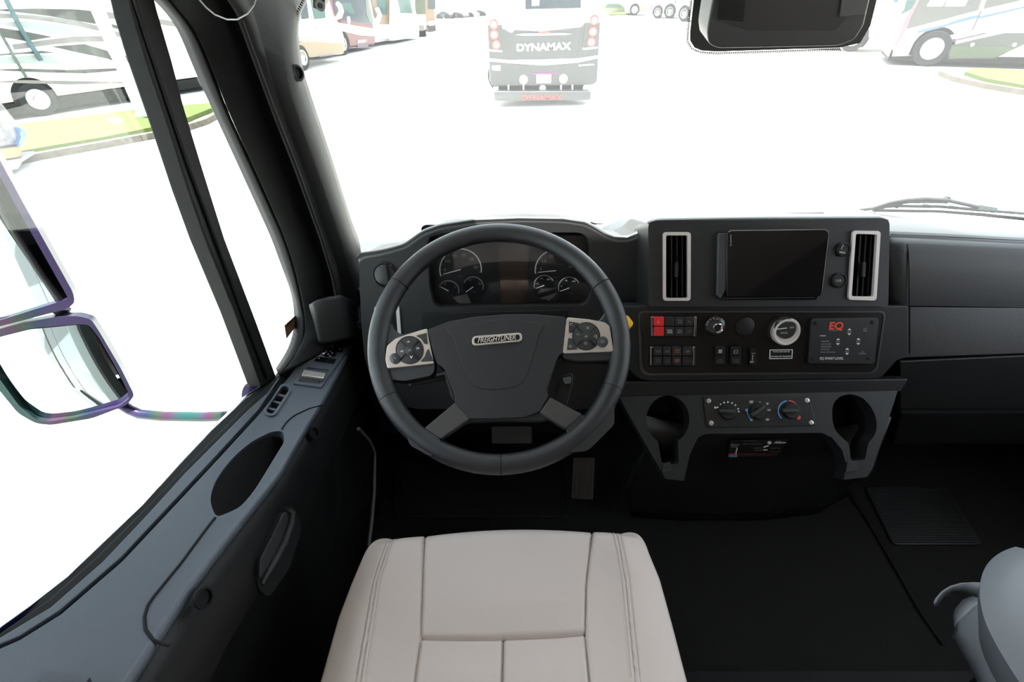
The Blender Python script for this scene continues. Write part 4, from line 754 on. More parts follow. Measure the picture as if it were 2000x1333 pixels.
hv = slab('climate_panel', SC, rnd([(1374, 775), (1580, 772), (1594, 832), (1382, 836)], 5), 0, .003, mat('climate_black', (.011, .011, .011), .3), con, bevel=.001)
def clim(cx, cy, r, ang, asp=.92):
    q = SC.at(cx, cy, .003); R_ = (SC.at(cx+r, cy, .003)-q).length
    lathe('knob_base', q, SC.n, [(R_, 0), (R_, .004), (R_*.9, .006), (.001, .006)], PLD, hv)
    a = math.radians(ang); c, s_ = math.cos(a), -math.sin(a); L = r*.95
    slab('knob_grip', SC, rnd([(cx+c*L-s_*3, cy+s_*L+c*3), (cx+c*L+s_*3, cy+s_*L-c*3), (cx-c*L+s_*3.5, cy-s_*L-c*3.5), (cx-c*L-s_*3.5, cy-s_*L+c*3.5)], 2), .008, .018, mat('knob_satin', (.03, .03, .03), .3), hv, bevel=.002)
clim(1421, 804, 16, 178); clim(1481, 804, 16, 35); clim(1545, 803, 16, 178)
H4 = SC.off(.003)
multi('fan_marks', [pr(H4, circ(1421+22*math.cos(math.radians(a)), 806-20*math.sin(math.radians(a)), 1.5, 1.7, n=8), 0, .0006) for a in (150, 128, 108, 88, 66, 45, 20, 5)]+[pr(H4, [(1395, 794), (1402, 796.5), (1396, 799)], 0, .0006)], WHT, hv)
multi('mode_marks', [pr(H4, rect(1464, 783, 1471, 788), 0, .0006), pr(H4, rect(1483, 785, 1486, 787), 0, .0006), pr(H4, circ(1499, 789, 2.5, n=8), 0, .0006), pr(H4, circ(1502, 801.5, 4, 2.2, n=10), 0, .0006), pr(H4, circ(1499, 820, 4, 2.6, n=10), 0, .0006)], GRYT, hv)
multi('cool_marks', [arcring(H4, 1540, 803, 21, 100, 228, 2.2, 0, .0006), arcring(H4, 1481, 804, 22, 180, 222, 1.6, 0, .0006), pr(H4, rect(1456, 799, 1461, 804), 0, .0006), pr(H4, rect(1465, 818, 1470, 823), 0, .0006)], BLUE, hv)
multi('warm_marks', [arcring(H4, 1540, 803, 21, 88, 42, 2.0, 0, .0006), pr(H4, circ(1560, 816, 4.3, n=12), 0, .0006)], PRED, hv)
for u, v in ((1384, 783.5), (1389, 827), (1576, 782.5), (1584, 826)): lathe('screw', SC.at(u, v, .003), SC.n, [(.0055, 0), (.005, .0015), (.0025, .002), (.002, .001)], SATIN, hv, res=18)
# warning decal
DK = Fr(D(1478, 878, y=.775), (0, -.93, .1)); DK = Fr(D(1478, 878, y=.755), (0, -.95, -.15))
dc = slab('decal', DK, [(1426, 862), (1537, 860), (1520, 894), (1422, 894)], -.002, 0, mat('decal_black', (.01, .01, .01), .5), con)
slab('decal_stripe', DK, [(1424, 887), (1440, 887), (1440, 890), (1423.5, 890)], 0, .0006, PRED, dc); slab('decal_stripe', DK, [(1423.5, 890.5), (1440, 890.5), (1440, 893.5), (1423, 893.5)], 0, .0006, BLUE, dc)
slab('decal_stripe', DK, [(1442, 887), (1518, 887), (1517, 891), (1442, 891)], 0, .0006, mat('dim_red', (.10, .02, .015), .6), dc)
text('lettering', 'Diagnostic', DK, (1426.5, 870.5), (1443.5, 870.5), 3, GRYT, dc, .0006, .0002); text('lettering', 'Modes', DK, (1426, 874.5), (1440, 874.5), 3, GRYT, dc, .0006, .0002)
text('lettering', 'Allison', DK, (1511, 866.5), (1534, 866.5), 3.8, WHT, dc, .0006, .0002, bold=.02); slab('decal_logo', DK, circ(1503, 865.5, 4, 3), 0, .0006, WHT, dc)
for s_, a, b, v in (('TRANSMISSION', 1450, 1480, 863), ('shift selector', 1450, 1488, 869), ('reverse', 1473, 1487, 877), ('neutral', 1473, 1487, 881), ('manual range', 1505, 1524, 877), ('automatic', 1503, 1523, 884)): text('lettering', s_, DK, (a, v), (b, v), 2.4, DIM, dc, .0006, .0002)
slab('decal_mark', DK, [(1439, 876), (1441, 876), (1438, 887), (1436, 887)], 0, .0006, WHT, dc); slab('decal_mark', DK, [(1491, 873.5), (1501, 870.5), (1502, 872), (1492, 875.5)], 0, .0006, WHT, dc); slab('decal_mark', DK, [(1491, 878.8), (1499, 878.8), (1499, 880.5), (1491, 880.5)], 0, .0006, WHT, dc)

# ================================================================== steering wheel
WC = V((-.023, .688, CZ-.503)); sw = thing('steering_wheel', 'black leather four-spoke steering wheel with silver button pads', 'steering wheel', WC)
SW = Fr(WC, (0, -math.cos(math.radians(53)), math.sin(math.radians(53))))
def wp_(a, R_=.2126, h=0): a = math.radians(a); return WC+SW.x*math.cos(a)*R_+SW.y*math.sin(a)*R_+SW.n*h
rim = tube('rim', [wp_(k*3) for k in range(120)], [.0172+.0012*max(0, math.cos(math.radians(k*3*2)))for k in range(120)], LEATHER, sw, closed=True, res=24)
for a in (148, 28, 270, 207, -25):
    c = wp_(a); tn = (wp_(a+1)-wp_(a-1)).normalized(); aa = tn.orthogonal().normalized(); bb = tn.cross(aa)
    tube('rim_seam', [c+(aa*math.cos(x)+bb*math.sin(x))*(.0184 if a in (28, 148) else .0175) for x in [i*math.pi/12 for i in range(24)]], .0009, BLK, sw, closed=True, res=6)
# inner stitch line
HUB = rnd([(835, 644), (877, 628), (928, 619), (985, 614.5), (1042, 614), (1105, 619.5), (1104, 655), (1100, 690), (1091, 694), (1082, 718), (1067, 762), (1072, 773), (1055, 804), (1024, 815.5), (970, 818), (916, 818.5), (888, 787), (889, 774), (868, 720), (853, 710), (846, 690)], 5, 3)
hubb = slab('hub', SW, HUB, -.03, .012, HUBM, sw, bevel=.008, seg=5)
slab('hub_shell', SW, rnd([(850, 660), (1095, 640), (1090, 700), (1060, 800), (1010, 812), (920, 812), (880, 780)], 10), -.06, -.025, PLD, sw, bevel=.01)
UL = rnd([(884, 655), (898, 700), (920, 748), (934, 759), (960, 762), (1000, 758), (1022, 748), (1036, 715), (1053, 650)], 10, 5)
slab('airbag_cover_panel', SW, rnd([(868, 640), (884, 655), (898, 700), (920, 748), (934, 759), (960, 762), (1000, 758), (1022, 748), (1036, 715), (1053, 650), (1068, 632), (985, 622)], 12, 5), .008, .0135, HUBM, hubb, bevel=.005, seg=5)
bd = slab('badge', SW, rnd([(921.5, 657), (1019.5, 649.5), (1020, 667), (922, 676)], 9.5, 8), .012, .0165, SATIN, hubb, bevel=.001)
slab('badge_recess', SW, rnd([(926, 660.5), (1015, 653.5), (1015.5, 664), (926.5, 672)], 6, 8), .0165, .0168, BLK, bd)
text('lettering', 'FREIGHTLINER', SW, (933, 670), (1008, 663.5), 10, CHROME, bd, .0172, .0006, shear=.35, bold=.015)
# spokes
spk = []
for nm, pts, h0, h1, m, bv in (
  ('spoke', rnd([(752, 600), (762, 628), (770, 645), (786, 655), (834, 641), (850, 712), (846, 733), (790, 745), (752, 740), (740, 690)], 10), -.022, .006, LEATHER, .009),
  ('spoke', rnd([(1105, 619), (1160, 628), (1172, 625), (1182, 608), (1205, 600), (1212, 680), (1196, 705), (1130, 706), (1098, 700)], 9), -.022, .006, LEATHER, .009),
  ('spoke', rnd([(776, 790), (800, 826), (829, 837), (861, 858), (862, 882), (840, 892), (800, 870)], 8), -.012, .012, LEATHER, .008),
  ('spoke', rnd([(1137, 809), (1152, 818), (1166, 812), (1200, 790), (1200, 830), (1150, 880), (1112, 884), (1113, 858), (1105, 838)], 8), -.012, .012, LEATHER, .008),
  ('spoke_cover', [(829, 836.5), (888, 787), (917, 819), (861, 858)], -.012, .013, mat('spoke_plastic', (.040, .037, .037), .42, bump=.3), .002),
  ('spoke_cover', [(1075, 776.5), (1137, 809.5), (1105, 838), (1054, 806)], -.012, .013, mat('spoke_plastic', (.040, .037, .037), .42, bump=.3), .002)):
    slab(nm, SW, pts, h0, h1, m, sw, bevel=bv)
slab('lower_bridge', SW, rnd([(900, 812), (1045, 808), (1060, 800), (1085, 815), (1060, 822), (985, 821), (915, 824), (880, 835), (880, 815)], 6), -.022, .004, HUBM, sw, bevel=.004)
ZP = lambda l: [(740+x/4.08, 610+y/4.08) for x, y in l]
def pad(outl, dc_, small, k1, k2, syms):
    p = slab('control_pad', SW, outl, .004, .012, SATIN, sw, bevel=.002)
    dome('direction_pad', SW, circ(*dc_, 26.5), .012, .013, .003, mat('pad_rubber', (.02, .02, .022), .4), p)
    slab('pad_ring', SW, circ(*dc_, 27.5, n=40), .012, .0135, PL, p, holes=[circ(*dc_, 25.5, n=40)])
    dome('pad_centre', SW, circ(*dc_, 9), .014, .016, .001, mat('pad_rubber', (.02, .02, .022), .4), p)
    dome('round_button', SW, circ(*small, 10.5), .012, .0145, .002, mat('button_blueblack', (.03, .035, .042), .3), p)
    for kk in (k1, k2): slab('corner_key', SW, rnd(kk, 2), .012, .0142, mat('pad_rubber', (.02, .02, .022), .4), p, bevel=.0006)
    for tx, u, v, m in syms: text('symbol', tx, SW, (u-3, v+2.5), (u+3, v+2.5), 5, m, p, .0172, .0002)
    multi('pad_groove', [pr(SW, [(dc_[0]+c*10-s*.5, dc_[1]+s*10+c*.5), (dc_[0]+c*25-s*.5, dc_[1]+s*25+c*.5), (dc_[0]+c*25+s*.5, dc_[1]+s*25-c*.5), (dc_[0]+c*10+s*.5, dc_[1]+s*10-c*.5)], .012, .0165) for c, s in [(math.cos(a), math.sin(a)) for a in (math.pi/4, 3*math.pi/4, 5*math.pi/4, 7*math.pi/4)]], BLK, p)
pad(rnd([(755, 676), (772, 661), (795, 653), (834, 641.5), (847.5, 710.5), (800, 716), (756, 720.5), (751.5, 703)], 4), (800, 684), (771.5, 700.5), ZP([(295, 188), (380, 165), (388, 255), (360, 250), (335, 210)]), ZP([(395, 290), (435, 388), (330, 392), (365, 355), (378, 315)]), [('^', 797.5, 669, WHT), ('<', 785, 687, WHT), ('>', 816, 681, WHT), ('v', 803, 698, WHT), ('ok', 800, 684, GRYT), ('*', 771.5, 701, GRYT)])
pad(rnd([(1107.5, 620), (1150, 624), (1181, 629.5), (1191, 637), (1198, 684), (1196, 687), (1099.5, 690.5), (1102, 660)], 4), (1145, 657), (1177.5, 668), ZP([(1515, 75), (1600, 88), (1560, 120), (1545, 160), (1515, 165)]), ZP([(1510, 205), (1540, 210), (1560, 260), (1585, 292), (1498, 300)]), [('x', 1148, 641, GRYT), ('~', 1129, 655, GRYT), ('q', 1163, 657, GRYT), ('o', 1144, 671, GRYT), ('ok', 1145, 657, GRYT), ('D', 1177.5, 668, GRYT), ('c', 1116, 634, GRYT), ('o', 1114, 677, GRYT)])
# column
col = thing('steering_column', 'black steering column shroud behind the wheel with stalks', 'steering column', V((-.02, .98, CZ-.8)))
cp = [WC-SW.n*.066, WC-SW.n*.11+V((0, .01, 0)), V((-.02, .90, CZ-.72)), V((-.02, 1.02, CZ-.86))]
tube('shroud', cp, [.045, .06, .07, .07], PLD, col, res=24)
CS = SW.off(-.07)
tube('gear_stalk', [CS.at(1060, 720, 0), CS.at(1120, 690, .0), CS.at(1190, 655, .01), CS.at(1222, 634, .02)], [.007, .006, .006, .006], PL, col)
slab('stalk_tip', CS, rnd([(1222, 616), (1227, 617), (1237, 630), (1236, 636), (1230, 640), (1224, 638)], 2), .012, .028, YEL, col, bevel=.002)
f_ = slab('column_lever', CS, rnd([(1095, 735), (1118, 728), (1120, 745), (1105, 800), (1086, 800), (1088, 760)], 4), -.01, .012, PLD, col, bevel=.004)
slab('lever_tip', CS, rnd([(1098, 738), (1116, 736), (1115, 749), (1102, 750)], 3), .012, .016, mat('grey_tip', (.10, .11, .12), .3), col, bevel=.001)
tube('turn_stalk', [CS.at(870, 735, -.01), CS.at(820, 745, -.01), CS.at(800, 748, 0)], .007, PLD, col)

# ================================================================== seats
def seat_cushion(parent, xc, name='seat_cushion', m=SEAT):
    zt = CZ-.85; P = Fr((0, 0, zt), (0, 0, 1), up=(0, 1, 0))
    Lp = [P.at(u, v) for u, v in [(714, 1056), (702, 1084), (678, 1140), (652, 1208), (616, 1333)]]
    Rp = [P.at(u, v) for u, v in [(1266, 1052), (1275, 1078), (1296, 1128), (1322, 1220), (1352, 1333)]]
    def side(A, y):
        A = sorted(A, key=lambda p: p.y)
        if y <= A[0].y: return A[0].x+(A[0].x-A[1].x)/(A[0].y-A[1].y)*(y-A[0].y)*.15
        for a, b in zip(A, A[1:]):
            if y <= b.y: return a.x+(b.x-a.x)*(y-a.y)/(b.y-a.y)
        return A[-1].x
    yf = P.at(980, 1021).y; y0 = -.02; ny, nx = 220, 321; vs = []
    def lineX(pts, y):
        q = sorted([P.at(u, v) for u, v in pts], key=lambda p: p.y)
        if y <= q[0].y: return q[0].x
        for a, b in zip(q, q[1:]):
            if y <= b.y: return a.x+(b.x-a.x)*(y-a.y)/(b.y-a.y)
        return q[-1].x
    SL = [(830, 1026), (822, 1240), (810, 1333)]; SR = [(1158, 1026), (1145, 1140), (1144, 1244), (1152, 1333)]
    FLs = [(772, 1036), (740, 1140), (708, 1333)]; FRs = [(1200, 1032), (1220, 1140), (1240, 1333)]
    yc = P.at(980, 1241).y
    cx = (side(Lp, .4)+side(Rp, .4))/2
    for j in range(ny):
        t = j/(ny-1)
        if t < .72: y = y0+(yf-.035-y0)*(t/.72); dz = 0; ex = 0
        else:
            a = (t-.72)/.28*math.radians(115); y = yf-.035+.035*math.sin(a); dz = -.045*(1-math.cos(a)); ex = max(0, a-math.radians(20))
        yy = min(y, yf-.02); xl, xr = side(Lp, yy), side(Rp, yy)
        d_ = min(.055, max(0, y-(yf-.055))); ins = .055-math.sqrt(max(0, .055**2-d_**2))
        xl += ins; xr -= ins
        sl, sr, fl_, fr_ = lineX(SL, yy), lineX(SR, yy), lineX(FLs, yy), lineX(FRs, yy)
        for i in range(nx):
            s = -1+2*i/(nx-1); x_ = (xl+xr)/2; hw = (xr-xl)/2
            if abs(s) < .90: x = x_+hw*s/.90*.955; z = 0
            else:
                a = (abs(s)-.90)/.10*math.radians(150); r = hw*.045; x = x_+math.copysign(hw*.955+r*math.sin(min(a, math.pi/2)), s); z = -.05*(1-math.cos(a))*1.6-1e-6
            h = z+dz
            if z == 0:
                fadef = 1 if t < .9 else max(0, (1-t)/.1)
                def gr(d, w, dep): return -dep*math.exp(-(d/w)**2)*fadef
                fd = max(0, min(1, (.88-t)/.2))
                h += gr(x-sl, .0024, .0075)+gr(x-sr, .0024, .0075)
                inside = sl < x < sr
                if inside:
                    q = (x-sl)/(sr-sl); h += -.012*math.sin(math.pi*q)**.6*min(1, (1-t)*4)
                    h += gr(y-yc, .0026, .008)
                    if y < yc:
                        h += gr(x-(sl+sr)/2-.0, .0024, .0075); h += .006*min(1, (yc-y)/.05)*abs(math.sin(2*math.pi*q))**.5
                    else: h += .010*math.sin(math.pi*q)**.5*min(1, (y-yc)/.05)
                else:
                    for c in (fl_, fr_): h += gr(x-c, .0016, .0045)+gr(x-c-.007, .0014, .002)+gr(x-c+.007, .0014, .002)+.0026*fd*math.exp(-((x-c)/.006)**2)
                    e = min(abs(x-xl), abs(xr-x)); h += .016*math.exp(-((e-.055)/.045)**2)*fd
                arch_ = 1-((x-x_)/hw)**2; h -= 0 if t < .5 else 0
                y2 = y+(.016*(1-((x-x_)/hw)**2)-.016)*max(0, (t-.5)/.5)*2
            else: y2 = y-.032*max(0, (t-.5))*1; h += .0064*max(0, min(1, (.88-t)/.2))*math.cos(min(a, math.pi/2))
            vs.append(V((x, y2, zt+h)))
    fs = [(j*nx+i, j*nx+i+1, (j+1)*nx+i+1, (j+1)*nx+i) for j in range(ny-1) for i in range(nx-1)]
    o = mesh(name, vs, fs, m, parent, smooth=80)
    st_ = []
    for A, dx in ((FLs, .006), (FLs, -.006), (FRs, .006), (FRs, -.006)):
        q = resample([P.at(u, v, -.0) for u, v in A], 90)
        for a in range(0, 88): 
            p1, p2 = q[a], q[a].lerp(q[a+1], .6); e = V((dx, 0, .0)); j = None
            st_.append((p1+e, p2+e))
    import mathutils
    bvh = mathutils.bvhtree.BVHTree.FromPolygons([tuple(v) for v in vs], fs)
    for half in (0, 1):
      parts = []
      for a, b in st_[half*len(st_)//2:(half+1)*len(st_)//2]:
        h1 = bvh.ray_cast(a+V((0, 0, .3)), V((0, 0, -1)))[0]; h2 = bvh.ray_cast(b+V((0, 0, .3)), V((0, 0, -1)))[0]
        if h1 and h2: parts.append(tubemesh([h1+V((0, 0, .0003)), h2+V((0, 0, .0003))], .0006, res=5))
      multi('stitching', parts, THREAD, o)
    return o
ds = thing('driver_seat', 'pale beige leather driver seat cushion with stitched side bolsters', 'seat', V((-.03, .3, FZ)))
seat_cushion(ds, 0)
def pillowbox(name, c, s, m, parent, rot=None, b=.04): return box(name, c, s, m, parent, rot, bevel=b, seg=6)
pillowbox('cushion_base', (-.03, .22, CZ-.97), (.50, .52, .13), SEATG, ds)
rb = Matrix.Rotation(math.radians(14), 3, 'X')
pillowbox('backrest', (-.03, -.20, CZ-.52), (.50, .12, .62), SEAT, ds, rb, .05)
box('pedestal', (-.03, .2, (FZ+CZ-1.03)/2), (.34, .40, CZ-1.03-FZ), BLK, ds, bevel=.02)
# passenger seat: bolster corner, belt and buckle cover
PC = Fr((0, 0, CZ-.80), (0, 0, 1), up=(0, 1, 0))
ps = thing('passenger_seat', 'pale grey leather passenger seat at the lower right corner', 'seat', V((1.0, .2, FZ)))
pc0 = PC.at(1930, 1145)
prof = []
edge = [(2000, 1053), (1975, 1060), (1950, 1078), (1935, 1100), (1929, 1130), (1930, 1160), (1940, 1200), (1960, 1240), (1985, 1280), (2010, 1320), (2060, 1380)]
E0 = resample([PC.at(u, v) for u, v in edge], 50)
for _ in range(12): E0 = [E0[0]]+[E0[i-1]*.25+E0[i]*.5+E0[i+1]*.25 for i in range(1, 49)]+[E0[-1]]; cen = PC.at(2300, 1300)
rows = []
for k, (ins, dz) in enumerate(((.16, -.24), (.09, -.18), (.035, -.11), (.008, -.05), (.0, -.025), (.018, -.008), (.045, .004), (.075, .004), (.085, -.001), (.095, .004), (.20, .0), (.34, -.015))):
    rows.append([p+(cen-p).normalized()*ins+V((0, 0, dz)) for p in E0])
loft('seat_cushion', rows, SEATG, ps, solid=0)
tube('piping', [p+(cen-p).normalized()*.078+V((0, 0, .006)) for p in E0], .003, mat('piping_pale', (.55, .55, .56), .5), ps)
box('pedestal', (1.02, .15, (FZ+CZ-1.05)/2), (.34, .4, CZ-1.05-FZ), BLK, ps, bevel=.02)
def rib(rows, name, m, par, n=24): return loft(name, rows, m, par, n=n, solid=.003)
PB = lambda z: (lambda u, v: D(u, v, z=z))
S = lambda l, z: [D(u, v, z=z) for u, v in l]
rib([S([(1935, 1140), (1905, 1139), (1880, 1141), (1860, 1147), (1842, 1158), (1830, 1172), (1827, 1180)], -.93), S([(1935, 1173), (1905, 1166), (1880, 1160), (1858, 1161), (1845, 1166), (1834, 1180), (1829, 1186)], -.95)], 'side_flap', SEATG, ps)
rib([S([(1900, 1165), (1880, 1172), (1865, 1190), (1861, 1205), (1863, 1226)], -1.02), S([(1930, 1176), (1905, 1185), (1885, 1200), (1873, 1214), (1866, 1232)], -1.0)], 'side_flap', SEATG, ps)
rib([S([(1865, 1226), (1860, 1245), (1872, 1268), (1890, 1296), (1905, 1326), (1915, 1350)], -1.0), S([(1872, 1214), (1880, 1240), (1900, 1262), (1925, 1300), (1935, 1330), (1940, 1350)], -.96), S([(1905, 1183), (1925, 1215), (1950, 1250), (1975, 1290), (1990, 1325), (2000, 1350)], -.93), S([(1928, 1175), (1945, 1215), (1968, 1250), (1995, 1285), (2020, 1320), (2030, 1350)], -.92)], 'side_skirt', SEATG, ps)
bk = prism('recliner_slot', S([(1964, 1303), (1985, 1289), (1996, 1294), (2012, 1320), (2020, 1350), (1985, 1350)], -.925), (0, 0, -.01), BLK, ps, .002)

# ================================================================== floor items
def floormat(name, pts, lab, z=.008):
    f = Fr((0, 0, FZ+z), (0, 0, 1), up=(0, 1, 0)); t = thing(name, lab, 'floor mat', f.at(*pts[0]))
    slab('mat_base', f, rnd(pts, 10), -z, 0, RUB, t, bevel=.002); a, b, c, d = pts; rs = []
    for k in range(22):
        s = (k+1)/23; p = (V(a).lerp(V(d), s), V(b).lerp(V(c), s)); l = p[0].lerp(p[1], .05); r = p[0].lerp(p[1], .95)
        rs.append(pr(f, [(l.x, l.y), (r.x, r.y), (r.x, r.y+1.2), (l.x, l.y+1.2)], 0, .003))
    multi('ribs', rs, RUB, t)
floormat('rubber_mat', [(1690, 952), (1850, 952), (1920, 1064), (1745, 1064)], 'black ribbed rubber mat on the passenger side floor')
floormat('rubber_mat', [(770, 900), (1090, 900), (1110, 1010), (770, 1010)], 'black ribbed rubber mat in the driver footwell')
tube('carpet_seam', [D(u, v, z=-1.325) for u, v in [(1645, 945), (1690, 1010), (1740, 1095), (1800, 1200), (1842, 1260)]], .003, BLK, None)
tag(bpy.data.objects['carpet_seam'], 'dark diagonal carpet seam on the floor between the seats', 'carpet seam')
st(prism('trim_5', [D(u, v, z=-1.30) for u, v in [(1330, 1312), (1900, 1312), (1900, 1400), (1330, 1400)]], (0, 0, -.03), mat('step_black', (.008, .008, .008), .7, spec=.2)))
ap = thing('accelerator_pedal', 'black ribbed accelerator pedal right of the steering column', 'pedal', D(1137, 976, z=-1.3))
AP = Fr(D(1138, 930, z=-1.20), (0, -.7, .7)); slab('pedal_plate', AP, rnd([(1120, 893), (1163, 894), (1160, 978), (1115, 976)], 5), -.012, 0, RUB, ap, bevel=.003)
multi('grip_ribs', [pr(AP, [(1122+k*5, 898), (1124+k*5, 898), (1122+k*5, 972), (1119.5+k*5, 972)], 0, .003) for k in range(8)], RUB, ap)
bpd = thing('brake_pedal', 'black brake pedal hidden in shadow behind the lower wheel rim', 'pedal', D(1010, 860, z=-1.2))
BP = Fr(D(1000, 850, z=-1.05), (0, -.7, .7)); slab('pedal_plate', BP, rnd(rect(960, 832, 1040, 868), 5), -.012, 0, RUB, bpd, bevel=.003)
tube('pedal_arm', [BP.at(1000, 850, -.01), BP.at(1000, 800, -.06), BP.at(1000, 780, -.2)], .01, BLK, bpd)

# ================================================================== door mirrors
MF = Fr(D(110, 700, y=.78), (.40, -.90, .19))
mm = thing('door_mirror', 'two-part black door mirror on a curved arm outside the driver window', 'mirror', MF.p)
UO = rnd([(-160, 60), (-40, 240), (47, 400), (143, 572), (146, 592), (131, 604), (0, 638), (-160, 670)], [4, 4, 4, 10, 8, 10, 4, 4])
UI = rnd([(-150, 100), (-40, 270), (32, 404), (134, 584), (0, 626), (-150, 657)], 8)
def shell(outl, par):
    P = [MF.at(p.x, p.y, -.006) for p in resample([V((*q, 0)) for q in outl+[outl[0]]], 81)[:-1]]; c = sum(P, V((0, 0, 0)))/80; P.append(P[0])
    loft('housing_back', [[c+(p-c)*k-MF.n*d for p in P] for k, d in ((.985, .0), (.95, .018), (.82, .040), (.5, .058), (.02, .062))], PLD, par, solid=0)
up = slab('upper_housing', MF, UO, -.012, .010, SHEEN, mm, bevel=.006, holes=[UI], seg=4)
shell(UO, up)
slab('flat_glass', MF, rnd([(-155, 140), (-60, 300), (0, 428), (112, 595), (0, 622), (-155, 650)], 6), -.010, -.003, MIRR, up)
tube('glass_channel', [MF.at(u, v, .0) for u, v in [(-100, 215), (0, 400), (30, 455), (80, 535), (118, 588)]], .006, PLD, up)
CG = rnd([(2, 657), (60, 642), (150, 634), (174, 635), (193, 660), (226, 718), (251, 768), (253, 778), (232, 795), (142, 817), (92, 824), (72, 821), (38, 794), (6, 750), (-30, 700), (-30, 670)], 8, 4)
CO_ = rnd([(-45, 655), (40, 632), (110, 619), (150, 617), (178, 624), (195, 650), (235, 718), (260, 768), (261, 775), (248, 792), (180, 818), (100, 831), (70, 828), (35, 808), (0, 765), (-40, 715)], 10, 4)
lo = slab('lower_housing', MF, CO_, -.014, .010, SHEEN, mm, bevel=.006, holes=[CG], seg=4)
shell(CO_, lo)
dome('convex_glass', MF, CG, -.012, -.008, .012, MIRR, lo, rings=14, ball=True)
tube('mirror_arm', [MF.at(118, 612, -.02), MF.at(122, 600, -.02)], .014, PLD, mm)
tube('support_arm', [MF.at(200, 780, -.03), D(240, 792, y=.79), D(255, 802, y=.785), D(275, 810, y=.78), D(320, 814, y=.775), D(400, 815, y=.77), D(480, 812, y=.76)], .0115, SHEEN, mm, res=16)
dome('arm_mount', Fr(D(492, 770, x=-.56), (.5, -.5, .7)), circ(492, 770, 20, 24), -.03, 0, .01, SHEEN, mm)

# ================================================================== at the windshield
wm = mat('wiper_grey', (.012, .012, .016), .5, spec=.4)
wv = thing('windshield_wiper', 'dark right-hand wiper lying along the base of the windshield', 'wiper', D(1830, 405, y=1.4))
WY = lambda l, y=1.36: [D(1670+u/6.06, 370+v/6.06, y=y) for u, v in l]
tube('arm', WY([(60, 245), (200, 225), (400, 160), (600, 128), (820, 112), (1080, 128), (1300, 175), (1450, 210)]), .0055, wm, wv)
tube('arm_lower_edge', WY([(200, 232), (450, 180), (640, 152), (860, 148), (1090, 155)]), .004, wm, wv)
prism('arm_clip', WY([(1045, 130), (1110, 90), (1135, 95), (1135, 125), (1100, 160), (1060, 155)]), (0, .012, 0), wm, wv)
tube('superstructure', WY([(260, 232), (380, 205), (480, 198), (640, 200), (830, 202), (1000, 205), (1250, 225), (1400, 240), (1700, 262), (2000, 285), (2200, 305)]), .0045, wm, wv)
prism('coupler', WY([(1400, 185), (1480, 185), (1690, 220), (1690, 250), (1640, 285), (1560, 265), (1550, 240), (1420, 225)]), (0, .015, 0), mat('coupler_pale', (.12, .15, .16), .5), wv)
for u, v in ((490, 205), (860, 200), (1175, 218), (1850, 275)): prism('yoke_joint', WY([(u-35, v-10), (u+35, v-10), (u+20, v+22), (u-10, v+22)], 1.355), (0, .012, 0), wm, wv)
prism('rubber_blade', WY([(212, 238), (1000, 250), (1500, 285), (2000, 335), (2200, 350), (2200, 385), (2000, 372), (1500, 322), (1000, 280), (212, 268)]), (0, .006, 0), mat('blade_rubber', (.02, .02, .02), .5), wv)
w2 = thing('windshield_wiper', 'dark tip of the left wiper just above the dash between hood and stack', 'wiper', D(1160, 437, y=1.3))
tube('rubber_blade', [D(u, v, y=1.335) for u, v in [(1153, 434.5), (1162, 437.5), (1175, 437.4), (1200, 436.4), (1236, 433)]], [.003, .0028, .0012, .0008, .0006], wm, w2)
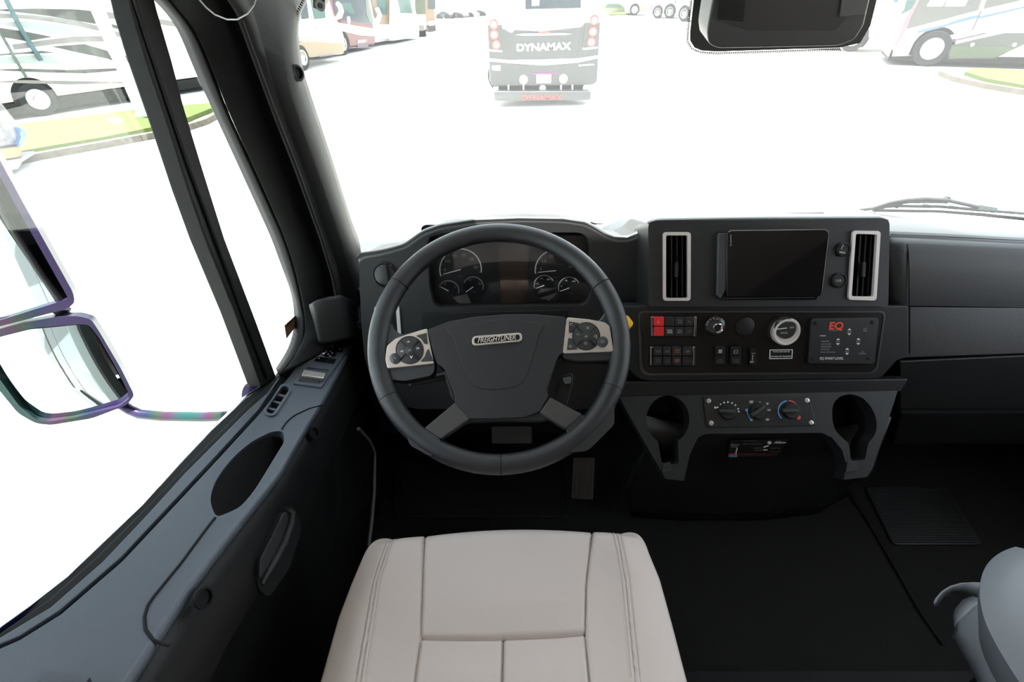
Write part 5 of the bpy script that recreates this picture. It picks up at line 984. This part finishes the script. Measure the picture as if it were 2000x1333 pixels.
# overhead camera housing
hs = thing('camera_housing', 'black moulded camera housing hanging at the top of the windshield', 'camera housing', D(1530, 30, y=.95))
HF = Fr(D(1530, 50, y=.97), (0, -1, -.25))
slab('shell', HF, rnd([(1405, -60), (1388, 20), (1381, 62), (1384, 86), (1402, 95), (1540, 93), (1640, 90), (1670, 78), (1688, 50), (1714, -60)], 8), -.06, 0, mat('housing_black', (.020, .021, .022), .5, bump=.3), hs, bevel=.010, seg=4)
slab('inner_face', HF, [(1408, -60), (1400, 30), (1404, 42), (1465, 60), (1630, 60), (1650, 40), (1690, -60)], 0, .0015, mat('housing_recess', (.010, .009, .009), .6), hs)
slab('side_panel', HF, [(1406, -60), (1402, 38), (1453, 43), (1462, -60)], .0015, .004, PIL, hs, bevel=.001); slab('side_panel', HF, [(1640, 34), (1652, -60), (1712, -60), (1690, 28)], .0015, .004, mat('grey_insert', (.05, .05, .05), .5), hs, bevel=.001)
fb = thing('bracket', 'small dark square bracket with a round hole beside the left pillar top', 'bracket', D(623, 8, y=.98))
BF = Fr(D(625, 5, y=1.0), (0, -1, -.2)); slab('bracket_body', BF, [(611, -30), (634, -30), (635, 12), (630, 19), (622, 19), (611, 16)], -.03, 0, PL, fb, bevel=.002)
lathe('hole_ring', BF.at(626, 10.5, .0), BF.n, [(.0085, 0), (.0085, .002), (.0045, .002), (.0045, -.002), (.001, -.002)], mat('ring_grey', (.07, .07, .07), .4), fb, res=20)
ck = tube('wire_loop', [D(u, v, x=-.36) for u, v in [(380, -25), (390, 0), (403, 15), (420, 29), (443, 38), (463, 38), (483, 27), (496, 10), (501, -5), (503, -25)]], .0009, mat('wire_grey', (.10, .10, .10), .4))
tag(ck, 'thin grey wire loop hanging over the left pillar at the top', 'wire')

for o in bpy.data.objects:
    if o.parent is None and o.get('label'):
        if o['label'].endswith('the row') or 'in the row' in o['label'] or 'far end of the row' in o['label']: o['group'] = 'motorhomes parked in a row ahead on the left'
        elif o['label'].startswith('distant white coach'): o['group'] = 'distant coaches ahead on the right'
        elif o.name.startswith('car') and o.get('category') == 'car': o['group'] = 'cars parked in the distance'
        elif o.name.startswith('windshield_wiper'): o['group'] = 'windshield wipers'
        elif o.name.startswith('rubber_mat'): o['group'] = 'rubber floor mats'
        elif o.name.startswith('curb'): o['group'] = 'curbs around the grass'
